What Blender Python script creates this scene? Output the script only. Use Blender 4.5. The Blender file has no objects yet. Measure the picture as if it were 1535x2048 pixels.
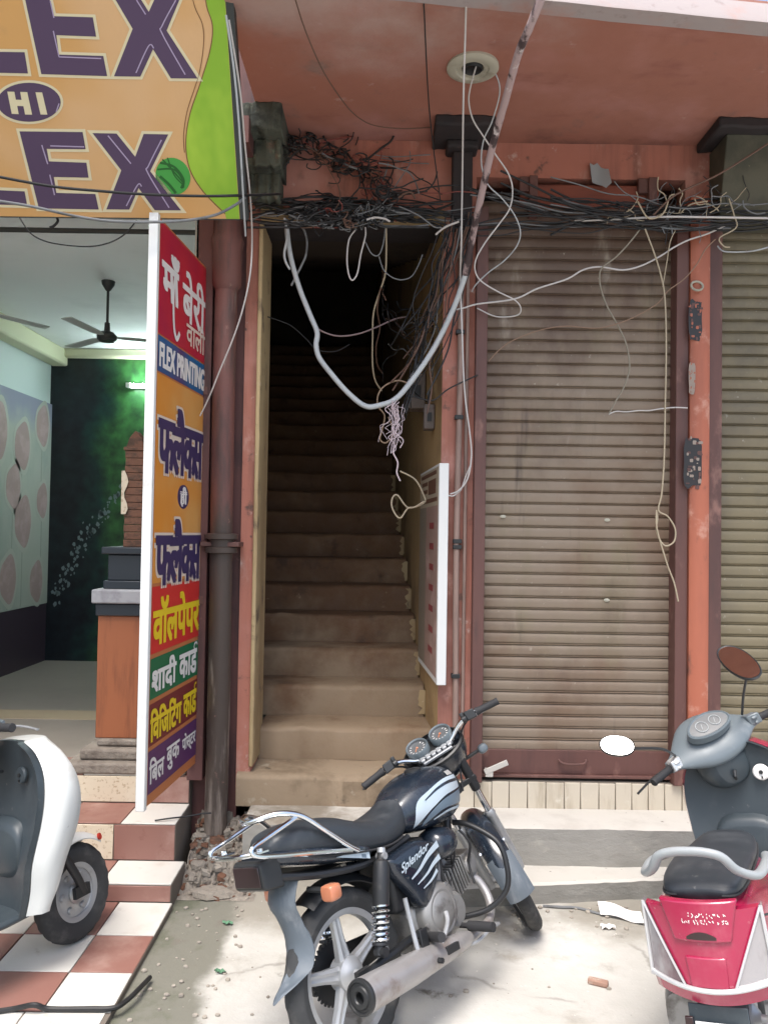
import bpy, bmesh, math, random
from mathutils import Vector as V, Matrix, noise as MN
random.seed(11)
scn = bpy.context.scene
COL = scn.collection
R = math.radians
PI = math.pi

# ------------------------------------------------------------------ camera
FPX = 1577.0
CAM = V((0, 0, 1.7))
pt, ro = R(1.5), R(0.9)
F_ = V((0, math.cos(pt), math.sin(pt)))
R0 = V((1, 0, 0)); U0 = R0.cross(F_)
RT = R0 * math.cos(ro) + U0 * math.sin(ro)
UP = U0 * math.cos(ro) - R0 * math.sin(ro)
cam = bpy.data.cameras.new('camera'); co = bpy.data.objects.new('camera', cam); COL.objects.link(co)
co.matrix_world = Matrix(((RT.x, UP.x, -F_.x, CAM.x), (RT.y, UP.y, -F_.y, CAM.y), (RT.z, UP.z, -F_.z, CAM.z), (0, 0, 0, 1)))
cam.sensor_fit = 'VERTICAL'; cam.sensor_height = 24; cam.sensor_width = 18
cam.lens = FPX / 2048 * 24; cam.clip_start = .05; cam.clip_end = 400
scn.camera = co

def ray(px, py):
    return F_ + RT * ((px - 767.5) / FPX) + UP * ((1024 - py) / FPX)
def P(px, py, d):                       # a pixel of the photograph at depth d (metres along the street axis)
    r = ray(px, py); return CAM + r * (d / r.y)
def PP(px, py, o, n):                   # a pixel on a plane
    r = ray(px, py); return CAM + r * ((o - CAM).dot(n) / r.dot(n))

# ------------------------------------------------------------------ mesh builder
def frame_of(t):
    t = t.normalized(); a = V((0, 0, 1)) if abs(t.z) < .9 else V((1, 0, 0))
    u = t.cross(a).normalized(); return u, t.cross(u).normalized()

def cr(pts, n=6):                       # Catmull-Rom through points of any length
    out = []; k = len(pts)
    for i in range(k - 1):
        p0 = pts[max(i - 1, 0)]; p1 = pts[i]; p2 = pts[i + 1]; p3 = pts[min(i + 2, k - 1)]
        for j in range(n):
            t = j / n
            out.append(tuple(.5 * (2 * b + (c - a) * t + (2 * a - 5 * b + 4 * c - d) * t * t + (3 * b - a - 3 * c + d) * t ** 3) for a, b, c, d in zip(p0, p1, p2, p3)))
    out.append(tuple(pts[-1])); return out

class MB:
    def __init__(s): s.v = []; s.f = []; s.m = []
    def add(s, vs, fs, m=0):
        n = len(s.v); s.v += [tuple(v) for v in vs]
        for q in fs: s.f.append(tuple(i + n for i in q)); s.m.append(m)
        return s
    def box(s, x0, x1, y0, y1, z0, z1, m=0):
        return s.add([(x, y, z) for x in (x0, x1) for y in (y0, y1) for z in (z0, z1)],
                     [(0, 1, 3, 2), (4, 6, 7, 5), (0, 4, 5, 1), (2, 3, 7, 6), (0, 2, 6, 4), (1, 5, 7, 3)], m)
    def obox(s, c, size, ax=None, m=0):   # ax: three axis vectors
        c = V(c); ax = ax or (V((1, 0, 0)), V((0, 1, 0)), V((0, 0, 1)))
        ax = [V(a).normalized() * h / 2 for a, h in zip(ax, size)]
        vs = [c + ax[0] * i + ax[1] * j + ax[2] * k for i in (-1, 1) for j in (-1, 1) for k in (-1, 1)]
        return s.add(vs, [(0, 1, 3, 2), (4, 6, 7, 5), (0, 4, 5, 1), (2, 3, 7, 6), (0, 2, 6, 4), (1, 5, 7, 3)], m)
    def tube(s, pts, r, n=8, m=0, closed=False, flat=1.0, ms=None):
        pts = [V(p) for p in pts]; k = len(pts)
        rs = list(r) if isinstance(r, (list, tuple)) else [r] * k
        T = []
        for i in range(k):
            a = pts[i - 1] if (i > 0 or closed) else pts[i]; b = pts[(i + 1) % k] if (i < k - 1 or closed) else pts[i]
            d = b - a; T.append(d.normalized() if d.length > 1e-9 else V((0, 0, 1)))
        u, w = frame_of(T[0]); vs = []; 
        for i in range(k):
            u = (u - T[i] * u.dot(T[i])); u = u.normalized() if u.length > 1e-6 else frame_of(T[i])[0]
            w = T[i].cross(u)
            for j in range(n):
                a = 2 * PI * j / n
                vs.append(pts[i] + u * (rs[i] * math.cos(a)) + w * (rs[i] * flat * math.sin(a)))
        b0 = len(s.v); s.v += [tuple(v) for v in vs]
        for i in range(k if closed else k - 1):
            i2 = (i + 1) % k
            for j in range(n):
                s.f.append((b0 + i * n + j, b0 + i * n + (j + 1) % n, b0 + i2 * n + (j + 1) % n, b0 + i2 * n + j)); s.m.append(ms[i] if ms else m)
        if not closed:
            s.f.append(tuple(b0 + j for j in reversed(range(n)))); s.m.append(m if not ms else ms[0])
            s.f.append(tuple(b0 + (k - 1) * n + j for j in range(n))); s.m.append(m if not ms else ms[-1])
        return s
    def lathe(s, o, axis, prof, n=32, m=0, closed=False, a0=0, a1=2 * PI, u=None, mod=None):
        o = V(o); t = V(axis).normalized()
        if u is None: u, w = frame_of(t)
        else: u = V(u); w = t.cross(u)
        full = abs(a1 - a0) > 2 * PI - 1e-4; k = len(prof); cnt = n if full else n + 1; vs = []
        for i in range(cnt):
            a = a0 + (a1 - a0) * i / n
            for j, (r, h) in enumerate(prof):
                rr = r + (mod(i, j) if mod else 0)
                vs.append(o + (u * math.cos(a) + w * math.sin(a)) * rr + t * h)
        fs = []
        for i in range(n):
            i2 = (i + 1) % cnt
            for j in range(k if closed else k - 1):
                j2 = (j + 1) % k; fs.append((i * k + j, i * k + j2, i2 * k + j2, i2 * k + j))
        return s.add(vs, fs, m)
    def loft(s, rings, m=0, cap=True, ringclosed=True, mf=None):
        k = len(rings[0]); vs = [p for r in rings for p in r]; b0 = len(s.v); s.v += [tuple(v) for v in vs]
        for i in range(len(rings) - 1):
            for j in range(k if ringclosed else k - 1):
                j2 = (j + 1) % k
                s.f.append((b0 + i * k + j, b0 + i * k + j2, b0 + (i + 1) * k + j2, b0 + (i + 1) * k + j)); s.m.append(mf(i, j) if mf else m)
        if cap and ringclosed:
            s.f.append(tuple(b0 + j for j in range(k))); s.m.append(m)
            s.f.append(tuple(b0 + (len(rings) - 1) * k + j for j in reversed(range(k)))); s.m.append(m)
        return s
    def grid(s, fn, nu, nv, m=0):
        return s.loft([[fn(i / nu, j / nv) for j in range(nv + 1)] for i in range(nu + 1)], m, False, False)
    def sheet(s, fn, nu, nv, off, m=0):   # a grid with thickness (off: vector)
        a = [[V(fn(i / nu, j / nv)) for j in range(nv + 1)] for i in range(nu + 1)]; off = V(off)
        rings = [r + [p + off for p in reversed(r)] for r in a]
        return s.loft(rings, m)
    def prism(s, pts, off, m=0):
        pts = [V(p) for p in pts]; off = V(off); k = len(pts)
        s.add(pts + [p + off for p in pts], [tuple(range(k)), tuple(reversed(range(k, 2 * k)))] + [(i, (i + 1) % k, k + (i + 1) % k, k + i) for i in range(k)], m); return s
    def xf(s, fn): s.v = [tuple(fn(V(v))) for v in s.v]; return s
    def mirror_y(s):
        n = len(s.v); s.v += [(x, -y, z) for x, y, z in s.v]
        s.f += [tuple(i + n for i in reversed(q)) for q in s.f]; s.m += s.m[:]; return s

W = {}                                   # world matrix of every parent built
def tag(o, label=None, cat=None, group=None, kind=None):
    if label: o['label'] = label
    if cat: o['category'] = cat
    if group: o['group'] = group
    if kind: o['kind'] = kind
    return o
def thing(name, label, cat, loc=(0, 0, 0), rot=(0, 0, 0), scale=1, group=None):
    o = bpy.data.objects.new(name, None); COL.objects.link(o); o.empty_display_size = .1
    o.location = loc; o.rotation_euler = rot; o.scale = (scale,) * 3
    W[o.name] = Matrix.LocRotScale(V(loc), o.rotation_euler, V((scale,) * 3))
    return tag(o, label, cat, group)
def build(name, mb, mats, parent=None, local=False, bevel=0, seg=2, sharp=38, center=False, sub=0, fixn=True):
    me = bpy.data.meshes.new(name); vs = mb.v; loc = V((0, 0, 0))
    if center:
        xs, ys, zs = zip(*vs); loc = V(((min(xs) + max(xs)) / 2, (min(ys) + max(ys)) / 2, min(zs)))
        vs = [V(v) - loc for v in vs]
    me.from_pydata([tuple(v) for v in vs], [], mb.f)
    if not isinstance(mats, (list, tuple)): mats = [mats]
    for m in mats: me.materials.append(m)
    me.polygons.foreach_set('material_index', mb.m)
    if fixn:
        bm = bmesh.new(); bm.from_mesh(me); bmesh.ops.recalc_face_normals(bm, faces=bm.faces); bm.to_mesh(me); bm.free()
    me.shade_smooth(); me.set_sharp_from_angle(angle=R(sharp)); me.update()
    o = bpy.data.objects.new(name, me); COL.objects.link(o); o.location = loc
    if parent is not None:
        o.parent = parent
        if local: W[o.name] = W.get(parent.name, Matrix())
        else: o.matrix_parent_inverse = W.get(parent.name, Matrix()).inverted(); W[o.name] = Matrix()
    else: W[o.name] = Matrix.Translation(loc)
    if sub:
        md = o.modifiers.new('sub', 'SUBSURF'); md.levels = md.render_levels = sub
    if bevel:
        md = o.modifiers.new('bevel', 'BEVEL'); md.width = bevel; md.segments = seg; md.limit_method = 'ANGLE'; md.angle_limit = R(40); md.harden_normals = False
    return o

# ------------------------------------------------------------------ materials
def mat(name, c, rough=.6, metal=0., layers=(), bump=None, coat=0., spec=.5, emit=None, rvar=0., trans=0.):
    m = bpy.data.materials.new(name); m.use_nodes = True; nt = m.node_tree; N = nt.nodes; L = nt.links
    bs = N['Principled BSDF']; tc = N.new('ShaderNodeTexCoord')
    def ns(scale, detail=4, st=(1, 1, 1), rough_=.6, off=0):
        mp = N.new('ShaderNodeMapping'); mp.inputs['Scale'].default_value = st; mp.inputs['Location'].default_value = (off, off * .7, off * .3)
        L.new(tc.outputs['Object'], mp.inputs['Vector'])
        t = N.new('ShaderNodeTexNoise'); t.inputs['Scale'].default_value = scale; t.inputs['Detail'].default_value = detail; t.inputs['Roughness'].default_value = rough_
        L.new(mp.outputs[0], t.inputs['Vector']); return t.outputs['Fac']
    cur = None
    for i, ly in enumerate(layers):
        col, scale, lo, hi = ly[:4]; det = ly[4] if len(ly) > 4 else 4; st = ly[5] if len(ly) > 5 else (1, 1, 1); grad = ly[6] if len(ly) > 6 else None
        fac = ns(scale, det, st, .62, 3.1 * i + 1)
        if grad:                          # (axis, a, b, weight): bias the mask along an axis of the object
            sx = N.new('ShaderNodeSeparateXYZ'); L.new(tc.outputs['Object'], sx.inputs[0])
            g = N.new('ShaderNodeMapRange'); g.inputs[1].default_value = grad[1]; g.inputs[2].default_value = grad[2]; g.inputs[3].default_value = 0; g.inputs[4].default_value = grad[3]
            L.new(sx.outputs[grad[0]], g.inputs[0]); ad = N.new('ShaderNodeMath'); ad.operation = 'ADD'; L.new(fac, ad.inputs[0]); L.new(g.outputs[0], ad.inputs[1]); fac = ad.outputs[0]
        mr = N.new('ShaderNodeMapRange'); mr.interpolation_type = 'SMOOTHSTEP'; mr.inputs[1].default_value = lo; mr.inputs[2].default_value = hi; L.new(fac, mr.inputs[0])
        mx = N.new('ShaderNodeMix'); mx.data_type = 'RGBA'; L.new(mr.outputs[0], mx.inputs[0])
        if cur is None: mx.inputs[6].default_value = (*c, 1)
        else: L.new(cur, mx.inputs[6])
        mx.inputs[7].default_value = (*col, 1); cur = mx.outputs[2]
    if cur is None: bs.inputs['Base Color'].default_value = (*c, 1)
    else: L.new(cur, bs.inputs['Base Color'])
    bs.inputs['Roughness'].default_value = rough; bs.inputs['Metallic'].default_value = metal
    bs.inputs['Specular IOR Level'].default_value = spec; bs.inputs['Coat Weight'].default_value = coat; bs.inputs['Coat Roughness'].default_value = .12
    if trans: bs.inputs['Transmission Weight'].default_value = trans
    if rvar:
        mr = N.new('ShaderNodeMapRange'); mr.inputs[1].default_value = .3; mr.inputs[2].default_value = .7; mr.inputs[3].default_value = max(rough - rvar, .03); mr.inputs[4].default_value = min(rough + rvar, 1)
        L.new(ns(9, 5, off=7), mr.inputs[0]); L.new(mr.outputs[0], bs.inputs['Roughness'])
    if bump:
        b = N.new('ShaderNodeBump'); b.inputs['Strength'].default_value = bump[1]; b.inputs['Distance'].default_value = bump[2]
        L.new(ns(bump[0], 6, bump[3] if len(bump) > 3 else (1, 1, 1), .65, 11), b.inputs['Height']); L.new(b.outputs[0], bs.inputs['Normal'])
    if emit: bs.inputs['Emission Color'].default_value = (*emit[0], 1); bs.inputs['Emission Strength'].default_value = emit[1]
    return m

def srgb(r, g, b):
    def q(x):
        x /= 255; return x / 12.92 if x <= .04045 else ((x + .055) / 1.055) ** 2.4
    return (q(r), q(g), q(b))

def text_mesh(s, offset=0., shear=0., size=1.):
    cu = bpy.data.curves.new('txt', 'FONT'); cu.body = s; cu.offset = offset; cu.shear = shear; cu.resolution_u = 4
    o = bpy.data.objects.new('txt', cu); COL.objects.link(o)
    dg = bpy.context.evaluated_depsgraph_get(); dg.update()
    me = bpy.data.meshes.new_from_object(o.evaluated_get(dg))
    vs = [v.co.copy() for v in me.vertices]; fs = [tuple(p.vertices) for p in me.polygons]
    bpy.data.objects.remove(o); bpy.data.curves.remove(cu); bpy.data.meshes.remove(me)
    return vs, fs
def add_text(mb, s, place, rect, m=0, offset=0., shear=0., grow=0.):
    """text fitted into rect (u0,u1,v0,v1) of a surface place(u,v)->point ; v runs downward"""
    b, _ = text_mesh(s, 0, shear); vs, fs = text_mesh(s, offset, shear)
    x0 = min(v.x for v in b); x1 = max(v.x for v in b); y0 = min(v.y for v in b); y1 = max(v.y for v in b)
    u0, u1, v0, v1 = rect
    mb.add([place(u0 + (v.x - x0) / (x1 - x0) * (u1 - u0), v1 - (v.y - y0) / (y1 - y0) * (v1 - v0)) for v in vs], fs, m)
def offset_poly(pts, d):
    k = len(pts); area = sum(pts[i][0] * pts[(i + 1) % k][1] - pts[(i + 1) % k][0] * pts[i][1] for i in range(k))
    sg = 1 if area > 0 else -1; out = []
    for i in range(k):
        a = V((pts[i - 1][0], pts[i - 1][1])); b = V((pts[i][0], pts[i][1])); c = V((pts[(i + 1) % k][0], pts[(i + 1) % k][1]))
        e1 = (b - a).normalized(); e2 = (c - b).normalized(); n1 = V((e1.y, -e1.x)) * sg; n2 = V((e2.y, -e2.x)) * sg
        h = (n1 + n2); h = h.normalized() if h.length > 1e-6 else n1
        out.append(tuple(b + h * min(d / max(h.dot(n1), .35), d * 2.2)))
    return out
# ------------------------------------------------------------------ materials of the place
m_salmon = mat('salmon_plaster', (.40, .155, .11), .85, layers=[((.22, .095, .07), 2.0, .46, .68, 7, (3, 3, .22)), ((.46, .25, .20), 5, .55, .68, 8, (1, 1, .6)), ((.13, .075, .06), 9, .60, .72, 8), ((.46, .22, .18), 1.6, .45, .7), ((.28, .09, .065), 3.5, .55, .8), ((.50, .34, .29), 7, .63, .70, 7), ((.10, .06, .05), 16, .68, .76, 5)], bump=(11, .35, .01))
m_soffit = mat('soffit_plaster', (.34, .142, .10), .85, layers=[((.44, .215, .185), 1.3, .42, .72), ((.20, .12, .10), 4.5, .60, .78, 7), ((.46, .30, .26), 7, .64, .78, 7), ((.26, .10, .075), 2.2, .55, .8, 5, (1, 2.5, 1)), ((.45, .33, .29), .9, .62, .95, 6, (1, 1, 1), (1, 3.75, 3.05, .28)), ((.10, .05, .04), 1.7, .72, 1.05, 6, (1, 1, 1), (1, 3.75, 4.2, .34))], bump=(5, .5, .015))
m_lip = mat('slab_edge_cement', (.36, .31, .30), .9, layers=[((.42, .24, .20), 3, .5, .75, 6), ((.22, .17, .16), 9, .55, .75, 6)], bump=(20, .4, .006))
m_maroon_wall = mat('maroon_wall', (.12, .05, .045), .7, layers=[((.06, .03, .03), 3, .45, .7, 5, (3, 3, .6)), ((.22, .12, .1), 12, .66, .8)], bump=(15, .3, .005))
m_cream = mat('dirty_cream_paint', (.44, .33, .18), .8, layers=[((.30, .20, .10), 2.5, .42, .68, 7, (1, 1, .4)), ((.13, .09, .06), 6, .56, .72, 8), ((.6, .5, .36), 13, .64, .75)], bump=(14, .35, .006))
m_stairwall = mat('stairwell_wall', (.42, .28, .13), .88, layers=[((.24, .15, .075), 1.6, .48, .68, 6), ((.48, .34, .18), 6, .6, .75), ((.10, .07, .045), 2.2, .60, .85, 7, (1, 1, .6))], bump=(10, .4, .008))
m_stairshade = mat('shaded_brown_wall', (.05, .036, .026), .95, layers=[((.022, .018, .015), 2, .45, .65, 6)], bump=(8, .4, .008))  # stairwell darkness put into the colour of left wall, back and ceiling
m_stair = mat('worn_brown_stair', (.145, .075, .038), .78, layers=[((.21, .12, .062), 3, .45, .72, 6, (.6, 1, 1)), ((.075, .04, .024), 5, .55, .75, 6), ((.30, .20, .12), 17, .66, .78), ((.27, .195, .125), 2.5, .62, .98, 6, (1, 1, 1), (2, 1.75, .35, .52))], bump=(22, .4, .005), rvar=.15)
m_stairlow = mat('dusty_cement_stair', (.28, .21, .14), .85, layers=[((.15, .105, .065), 3, .44, .68, 8), ((.10, .075, .05), 9, .60, .74, 8), ((.36, .31, .235), 11, .6, .75)], bump=(22, .4, .005))
m_dark = mat('dark_void_plaster', (.02, .018, .017), .95)
m_pilaster = mat('sooty_pilaster', (.028, .022, .023), .85, layers=[((.10, .045, .035), 4, .60, .8, 6, (2, 2, .7)), ((.02, .018, .02), 9, .5, .7)], bump=(14, .5, .008))
m_moldy = mat('mouldy_stone', (.075, .085, .065), .95, layers=[((.025, .03, .025), 5, .45, .65, 6), ((.20, .12, .08), 7, .6, .75, 6), ((.16, .19, .13), 13, .6, .75)], bump=(12, .8, .025))
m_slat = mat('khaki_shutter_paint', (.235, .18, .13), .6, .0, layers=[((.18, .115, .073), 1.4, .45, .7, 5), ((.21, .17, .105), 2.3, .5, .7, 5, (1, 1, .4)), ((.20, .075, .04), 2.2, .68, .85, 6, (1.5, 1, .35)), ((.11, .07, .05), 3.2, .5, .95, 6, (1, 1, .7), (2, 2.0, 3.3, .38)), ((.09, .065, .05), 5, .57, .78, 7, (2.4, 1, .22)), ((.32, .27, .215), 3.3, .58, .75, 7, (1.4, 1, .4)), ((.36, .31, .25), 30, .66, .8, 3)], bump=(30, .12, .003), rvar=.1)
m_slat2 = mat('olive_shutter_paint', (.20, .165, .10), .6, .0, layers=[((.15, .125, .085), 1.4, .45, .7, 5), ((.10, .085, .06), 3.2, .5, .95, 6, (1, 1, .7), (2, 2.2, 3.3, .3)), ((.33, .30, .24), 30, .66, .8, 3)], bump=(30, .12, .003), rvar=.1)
m_guide = mat('maroon_steel', (.125, .056, .046), .6, .0, layers=[((.085, .04, .035), 2.5, .42, .66, 7, (2, 2, .35)), ((.24, .125, .10), 7, .55, .72, 8, (1, 1, .5)), ((.05, .035, .03), 4, .62, .8, 6, (3, 3, .4))], bump=(25, .2, .003))
m_orangepost = mat('orange_post_paint', (.41, .125, .07), .6, layers=[((.32, .10, .06), 2.5, .42, .66, 7, (2, 2, .35)), ((.52, .26, .19), 7, .56, .72, 8), ((.13, .06, .045), 5, .60, .72, 8, (1, 1, .6))], bump=(25, .2, .003))
m_step = mat('pale_step_stone', (.50, .475, .43), .85, layers=[((.22, .19, .15), 3.0, .78, 1.0, 7, (1, 1, 1), (0, -.85, -1.65, .5)), ((.42, .39, .35), 2.6, .5, .72, 6), ((.27, .25, .22), 9, .66, .78, 7), ((.16, .14, .12), 34, .68, .76, 3)], bump=(25, .35, .005))
m_riser = mat('grey_shaded_riser', (.29, .28, .255), .85, layers=[((.20, .19, .17), 2.4, .45, .68, 7, (.7, 1, 1.6)), ((.40, .38, .335), 7, .56, .75, 7, (.8, 1, 1.4)), ((.13, .125, .11), 4, .66, .8, 7, (1, 1, 1.3))], bump=(16, .6, .01, (.8, 1, 1.5)))  # streaked grey below the tread tone; overhead light is put into the colour
m_ctile = mat('ivory_riser_tile', (.56, .50, .40), .5, layers=[((.43, .37, .28), 4, .5, .7, 6, (3, 1, .5)), ((.63, .59, .5), 8, .6, .75)], bump=(20, .15, .002))
m_grout = mat('grout', (.16, .135, .11), .95)
m_twhite = mat('white_floor_tile', (.62, .60, .55), .42, layers=[((.48, .44, .38), 3, .5, .78, 7), ((.34, .30, .25), 8, .62, .8, 7), ((.25, .22, .19), 40, .70, .8, 3)], rvar=.12)
m_tcream = mat('speckled_cream_tile', (.62, .54, .41), .5, layers=[((.42, .33, .22), 55, .55, .68, 3), ((.66, .6, .48), 4, .5, .7)], rvar=.1)
m_tbrown = mat('brown_floor_tile', (.25, .122, .098), .45, layers=[((.38, .24, .20), 3, .48, .72, 7), ((.42, .33, .28), 9, .64, .8, 7), ((.20, .085, .065), 12, .6, .75)], rvar=.12)
m_white = mat('white_paint', (.72, .72, .7), .55, layers=[((.55, .53, .5), 6, .6, .78)])
m_ceilw = mat('white_ceiling_paint', (.76, .80, .80), .8, layers=[((.66, .70, .70), 1.6, .5, .75)])
m_coveY = mat('yellow_cornice', (.60, .60, .42), .7)
m_wallw = mat('pale_wall_paint', (.58, .66, .66), .8)
m_dado = mat('dark_dado', (.045, .03, .045), .4)
m_floor = mat('polished_shop_floor', (.32, .28, .24), .3, layers=[((.27, .235, .20), 1.2, .45, .7, 4)])
m_floorband = mat('tan_floor_band', (.42, .33, .22), .4)
m_pedo = mat('orange_brown_laminate', (.30, .10, .04), .5, layers=[((.21, .07, .03), 5, .45, .7, 5, (4, 4, .5))], bump=(30, .15, .003))
m_black = mat('black_plastic', (.018, .019, .02), .45)
m_navy = mat('dark_navy_panel', (.018, .025, .035), .35)
m_greycap = mat('grey_stone_cap', (.32, .33, .35), .6, layers=[((.22, .22, .24), 6, .5, .7)])
m_brickt = mat('carved_brick_red', (.16, .075, .045), .8, layers=[((.08, .045, .03), 16, .45, .65, 4, (1, 1, 1.5))], bump=(30, .6, .008))
m_rubble = mat('rubble_cement', (.25, .22, .185), .95, layers=[((.14, .115, .095), 5, .45, .68, 6), ((.36, .33, .28), 9, .6, .76, 6), ((.22, .12, .085), 3, .62, .78, 5)], bump=(18, .9, .02))
m_stone = mat('dusty_stone', (.33, .295, .25), .9, layers=[((.2, .175, .15), 8, .48, .7, 6)], bump=(24, .6, .01))
m_pipe = mat('rusty_drain_pipe', (.15, .06, .05), .6, layers=[((.075, .04, .036), 4, .45, .7, 6, (3, 3, .5)), ((.06, .043, .035), 2.2, .5, .72, 6, (2, 2, .6), (2, 2.0, .6, .45)), ((.24, .2, .17), 5, .62, .8, 6, (3, 3, .4), (2, 1.2, .3, .2)), ((.26, .14, .11), 15, .66, .8)], bump=(16, .4, .006))
m_conduit = mat('grimy_conduit', (.30, .20, .165), .6, layers=[((.16, .11, .09), 5, .45, .7, 5, (3, 3, .4))])
m_rod = mat('dark_rod', (.04, .045, .045), .5, .3)
m_ring = mat('downlight_ring', (.42, .40, .32), .6, layers=[((.28, .26, .2), 9, .5, .7)])
m_tin = mat('olive_tin_hood', (.085, .08, .055), .8, layers=[((.05, .05, .035), 4, .45, .7, 6), ((.2, .19, .1), 22, .68, .78, 4)], bump=(12, .4, .008))
m_red_board = mat('red_brown_board', (.22, .06, .035), .7, layers=[((.11, .035, .025), 4, .45, .7, 6, (.5, 2, 3))])

# ------------------------------------------------------------------ ground and sky
mg = mat('street_concrete', (.45, .435, .40), .92, layers=[((.56, .545, .51), 1.2, .45, .72, 6), ((.29, .265, .225), 3.1, .52, .74, 7), ((.27, .25, .21), 1.1, .74, .98, 7, (1, 1, 1), (1, 3.1, 3.6, .42)),
         ((.17, .165, .135), 1.6, .72, .92, 7, (1, 1, 1), (0, -.50, -.70, .55)), ((.115, .12, .085), 3.5, 1.04, 1.2, 6, (1, 1, 1), (0, -.50, -.72, .55)), ((.16, .145, .12), 6.5, .62, .74, 8), ((.68, .65, .59), 40, .70, .8, 2), ((.2, .18, .155), 55, .72, .8, 2)], bump=(26, .5, .008))
mb = MB(); mb.add([(-60, -60, 0), (60, -60, 0), (60, 60, 0), (-60, 60, 0)], [(0, 1, 2, 3)])
nt = mg.node_tree; N = nt.nodes; L = nt.links; bs = N['Principled BSDF']; tc = N.new('ShaderNodeTexCoord')
nz = N.new('ShaderNodeTexNoise'); nz.inputs['Scale'].default_value = 3.2; nz.inputs['Detail'].default_value = 6; L.new(tc.outputs['Object'], nz.inputs['Vector'])
mxv = N.new('ShaderNodeMix'); mxv.data_type = 'VECTOR'; mxv.inputs[0].default_value = .22; L.new(tc.outputs['Object'], mxv.inputs[4]); L.new(nz.outputs['Color'], mxv.inputs[5])
vo = N.new('ShaderNodeTexVoronoi'); vo.feature = 'DISTANCE_TO_EDGE'; vo.inputs['Scale'].default_value = 1.15; L.new(mxv.outputs[1], vo.inputs['Vector'])
cm = N.new('ShaderNodeMapRange'); cm.inputs[1].default_value = .002; cm.inputs[2].default_value = .011; cm.inputs[3].default_value = .75; cm.inputs[4].default_value = 0; L.new(vo.outputs['Distance'], cm.inputs[0])
n2 = N.new('ShaderNodeTexNoise'); n2.inputs['Scale'].default_value = 1.7; L.new(tc.outputs['Object'], n2.inputs['Vector'])
c2 = N.new('ShaderNodeMapRange'); c2.inputs[1].default_value = .48; c2.inputs[2].default_value = .6; L.new(n2.outputs['Fac'], c2.inputs[0])
ml = N.new('ShaderNodeMath'); ml.operation = 'MULTIPLY'; L.new(cm.outputs[0], ml.inputs[0]); L.new(c2.outputs[0], ml.inputs[1])
mx = N.new('ShaderNodeMix'); mx.data_type = 'RGBA'; L.new(ml.outputs[0], mx.inputs[0]); L.new(bs.inputs['Base Color'].links[0].from_socket, mx.inputs[6]); mx.inputs[7].default_value = (.10, .09, .075, 1); L.new(mx.outputs[2], bs.inputs['Base Color'])
tag(build('ground', mb, mg), 'pale dusty concrete of the lane under the motorcycle', 'ground', kind='structure')

# ------------------------------------------------------------------ tiled entrance of the print shop
mb = MB(); rj = random.Random(3)
def tile(ax, u0, u1, v0, v1, w, m):      # ax 'h': u=x v=y at height w ; 'v': u=x v=z at depth w
    g = .0025; t = .006; u0 += g; u1 -= g; v0 += g; v1 -= g; j = rj.uniform(-.0012, .0012)
    if ax == 'h': mb.box(u0, u1, v0, v1, w, w + t + j, m)
    else: mb.box(u0, u1, w - t - j, w, v0, v1, m)
xr = [-.915, -.925, -.975]                # right edges: platform, tread, tread
mb.box(-3.4, -.915, 2.43, 3.57, .0, .024, 3)
mb.box(-3.4, -.925, 3.575, 3.82, .0, .105, 3); mb.box(-3.4, -.975, 3.825, 4.104, .0, .281, 3); mb.box(-3.4, -.98, 4.11, 4.40, .0, .424, 3)
ys = [2.77, 3.012, 3.285, 3.572]
pat = [[0, 2, 0, 2, 0, 2, 0, 2], [2, 0, 2, 0, 2, 0, 2, 0], [0, 2, 0, 2, 0, 2, 0, 2]]
for r in range(3):
    xs = [-.915, -1.155] + [-1.155 - .295 * k for k in range(1, 8)]
    for k in range(len(xs) - 1): tile('h', xs[k + 1], xs[k], ys[r], ys[r + 1], .024, pat[r][k])
xs = [-.93, -1.21, -1.5, -1.79, -2.08, -2.37]
for k in range(5): tile('h', xs[k + 1], xs[k], 2.44, 2.77, .022, 0)
def row(ax, xs, v0, v1, w, ms):
    for k in range(len(xs) - 1): tile(ax, xs[k + 1], xs[k], v0, v1, w, ms[k])
row('v', [-.925, -1.27, -1.565, -1.86, -2.155, -2.45, -2.75], .032, .105, 3.575, [2, 1, 2, 1, 2, 1])
row('h', [-.925, -1.245, -1.54, -1.835, -2.13, -2.43], 3.572, 3.82, .105, [0, 2, 0, 2, 0])
row('v', [-.975, -1.27, -1.565, -1.86, -2.155, -2.45], .113, .281, 3.825, [2, 1, 2, 1, 2])
row('h', [-.975, -1.24, -1.53, -1.825, -2.12, -2.42], 3.822, 4.106, .281, [0, 2, 0, 2, 0])
row('v', [-.98, -1.225, -1.575, -1.87, -2.165, -2.46], .289, .424, 4.11, [2, 1, 2, 1, 2])
row('h', [-.98, -1.24, -1.53, -1.825, -2.12, -2.42], 4.107, 4.40, .424, [2, 0, 2, 0, 2])
tag(build('tiled_steps', mb, [m_twhite, m_tcream, m_tbrown, m_grout], bevel=.0015, seg=1, center=True), 'chequered white, cream and brown tiled steps leading into the printing shop', 'tiled steps')

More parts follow.
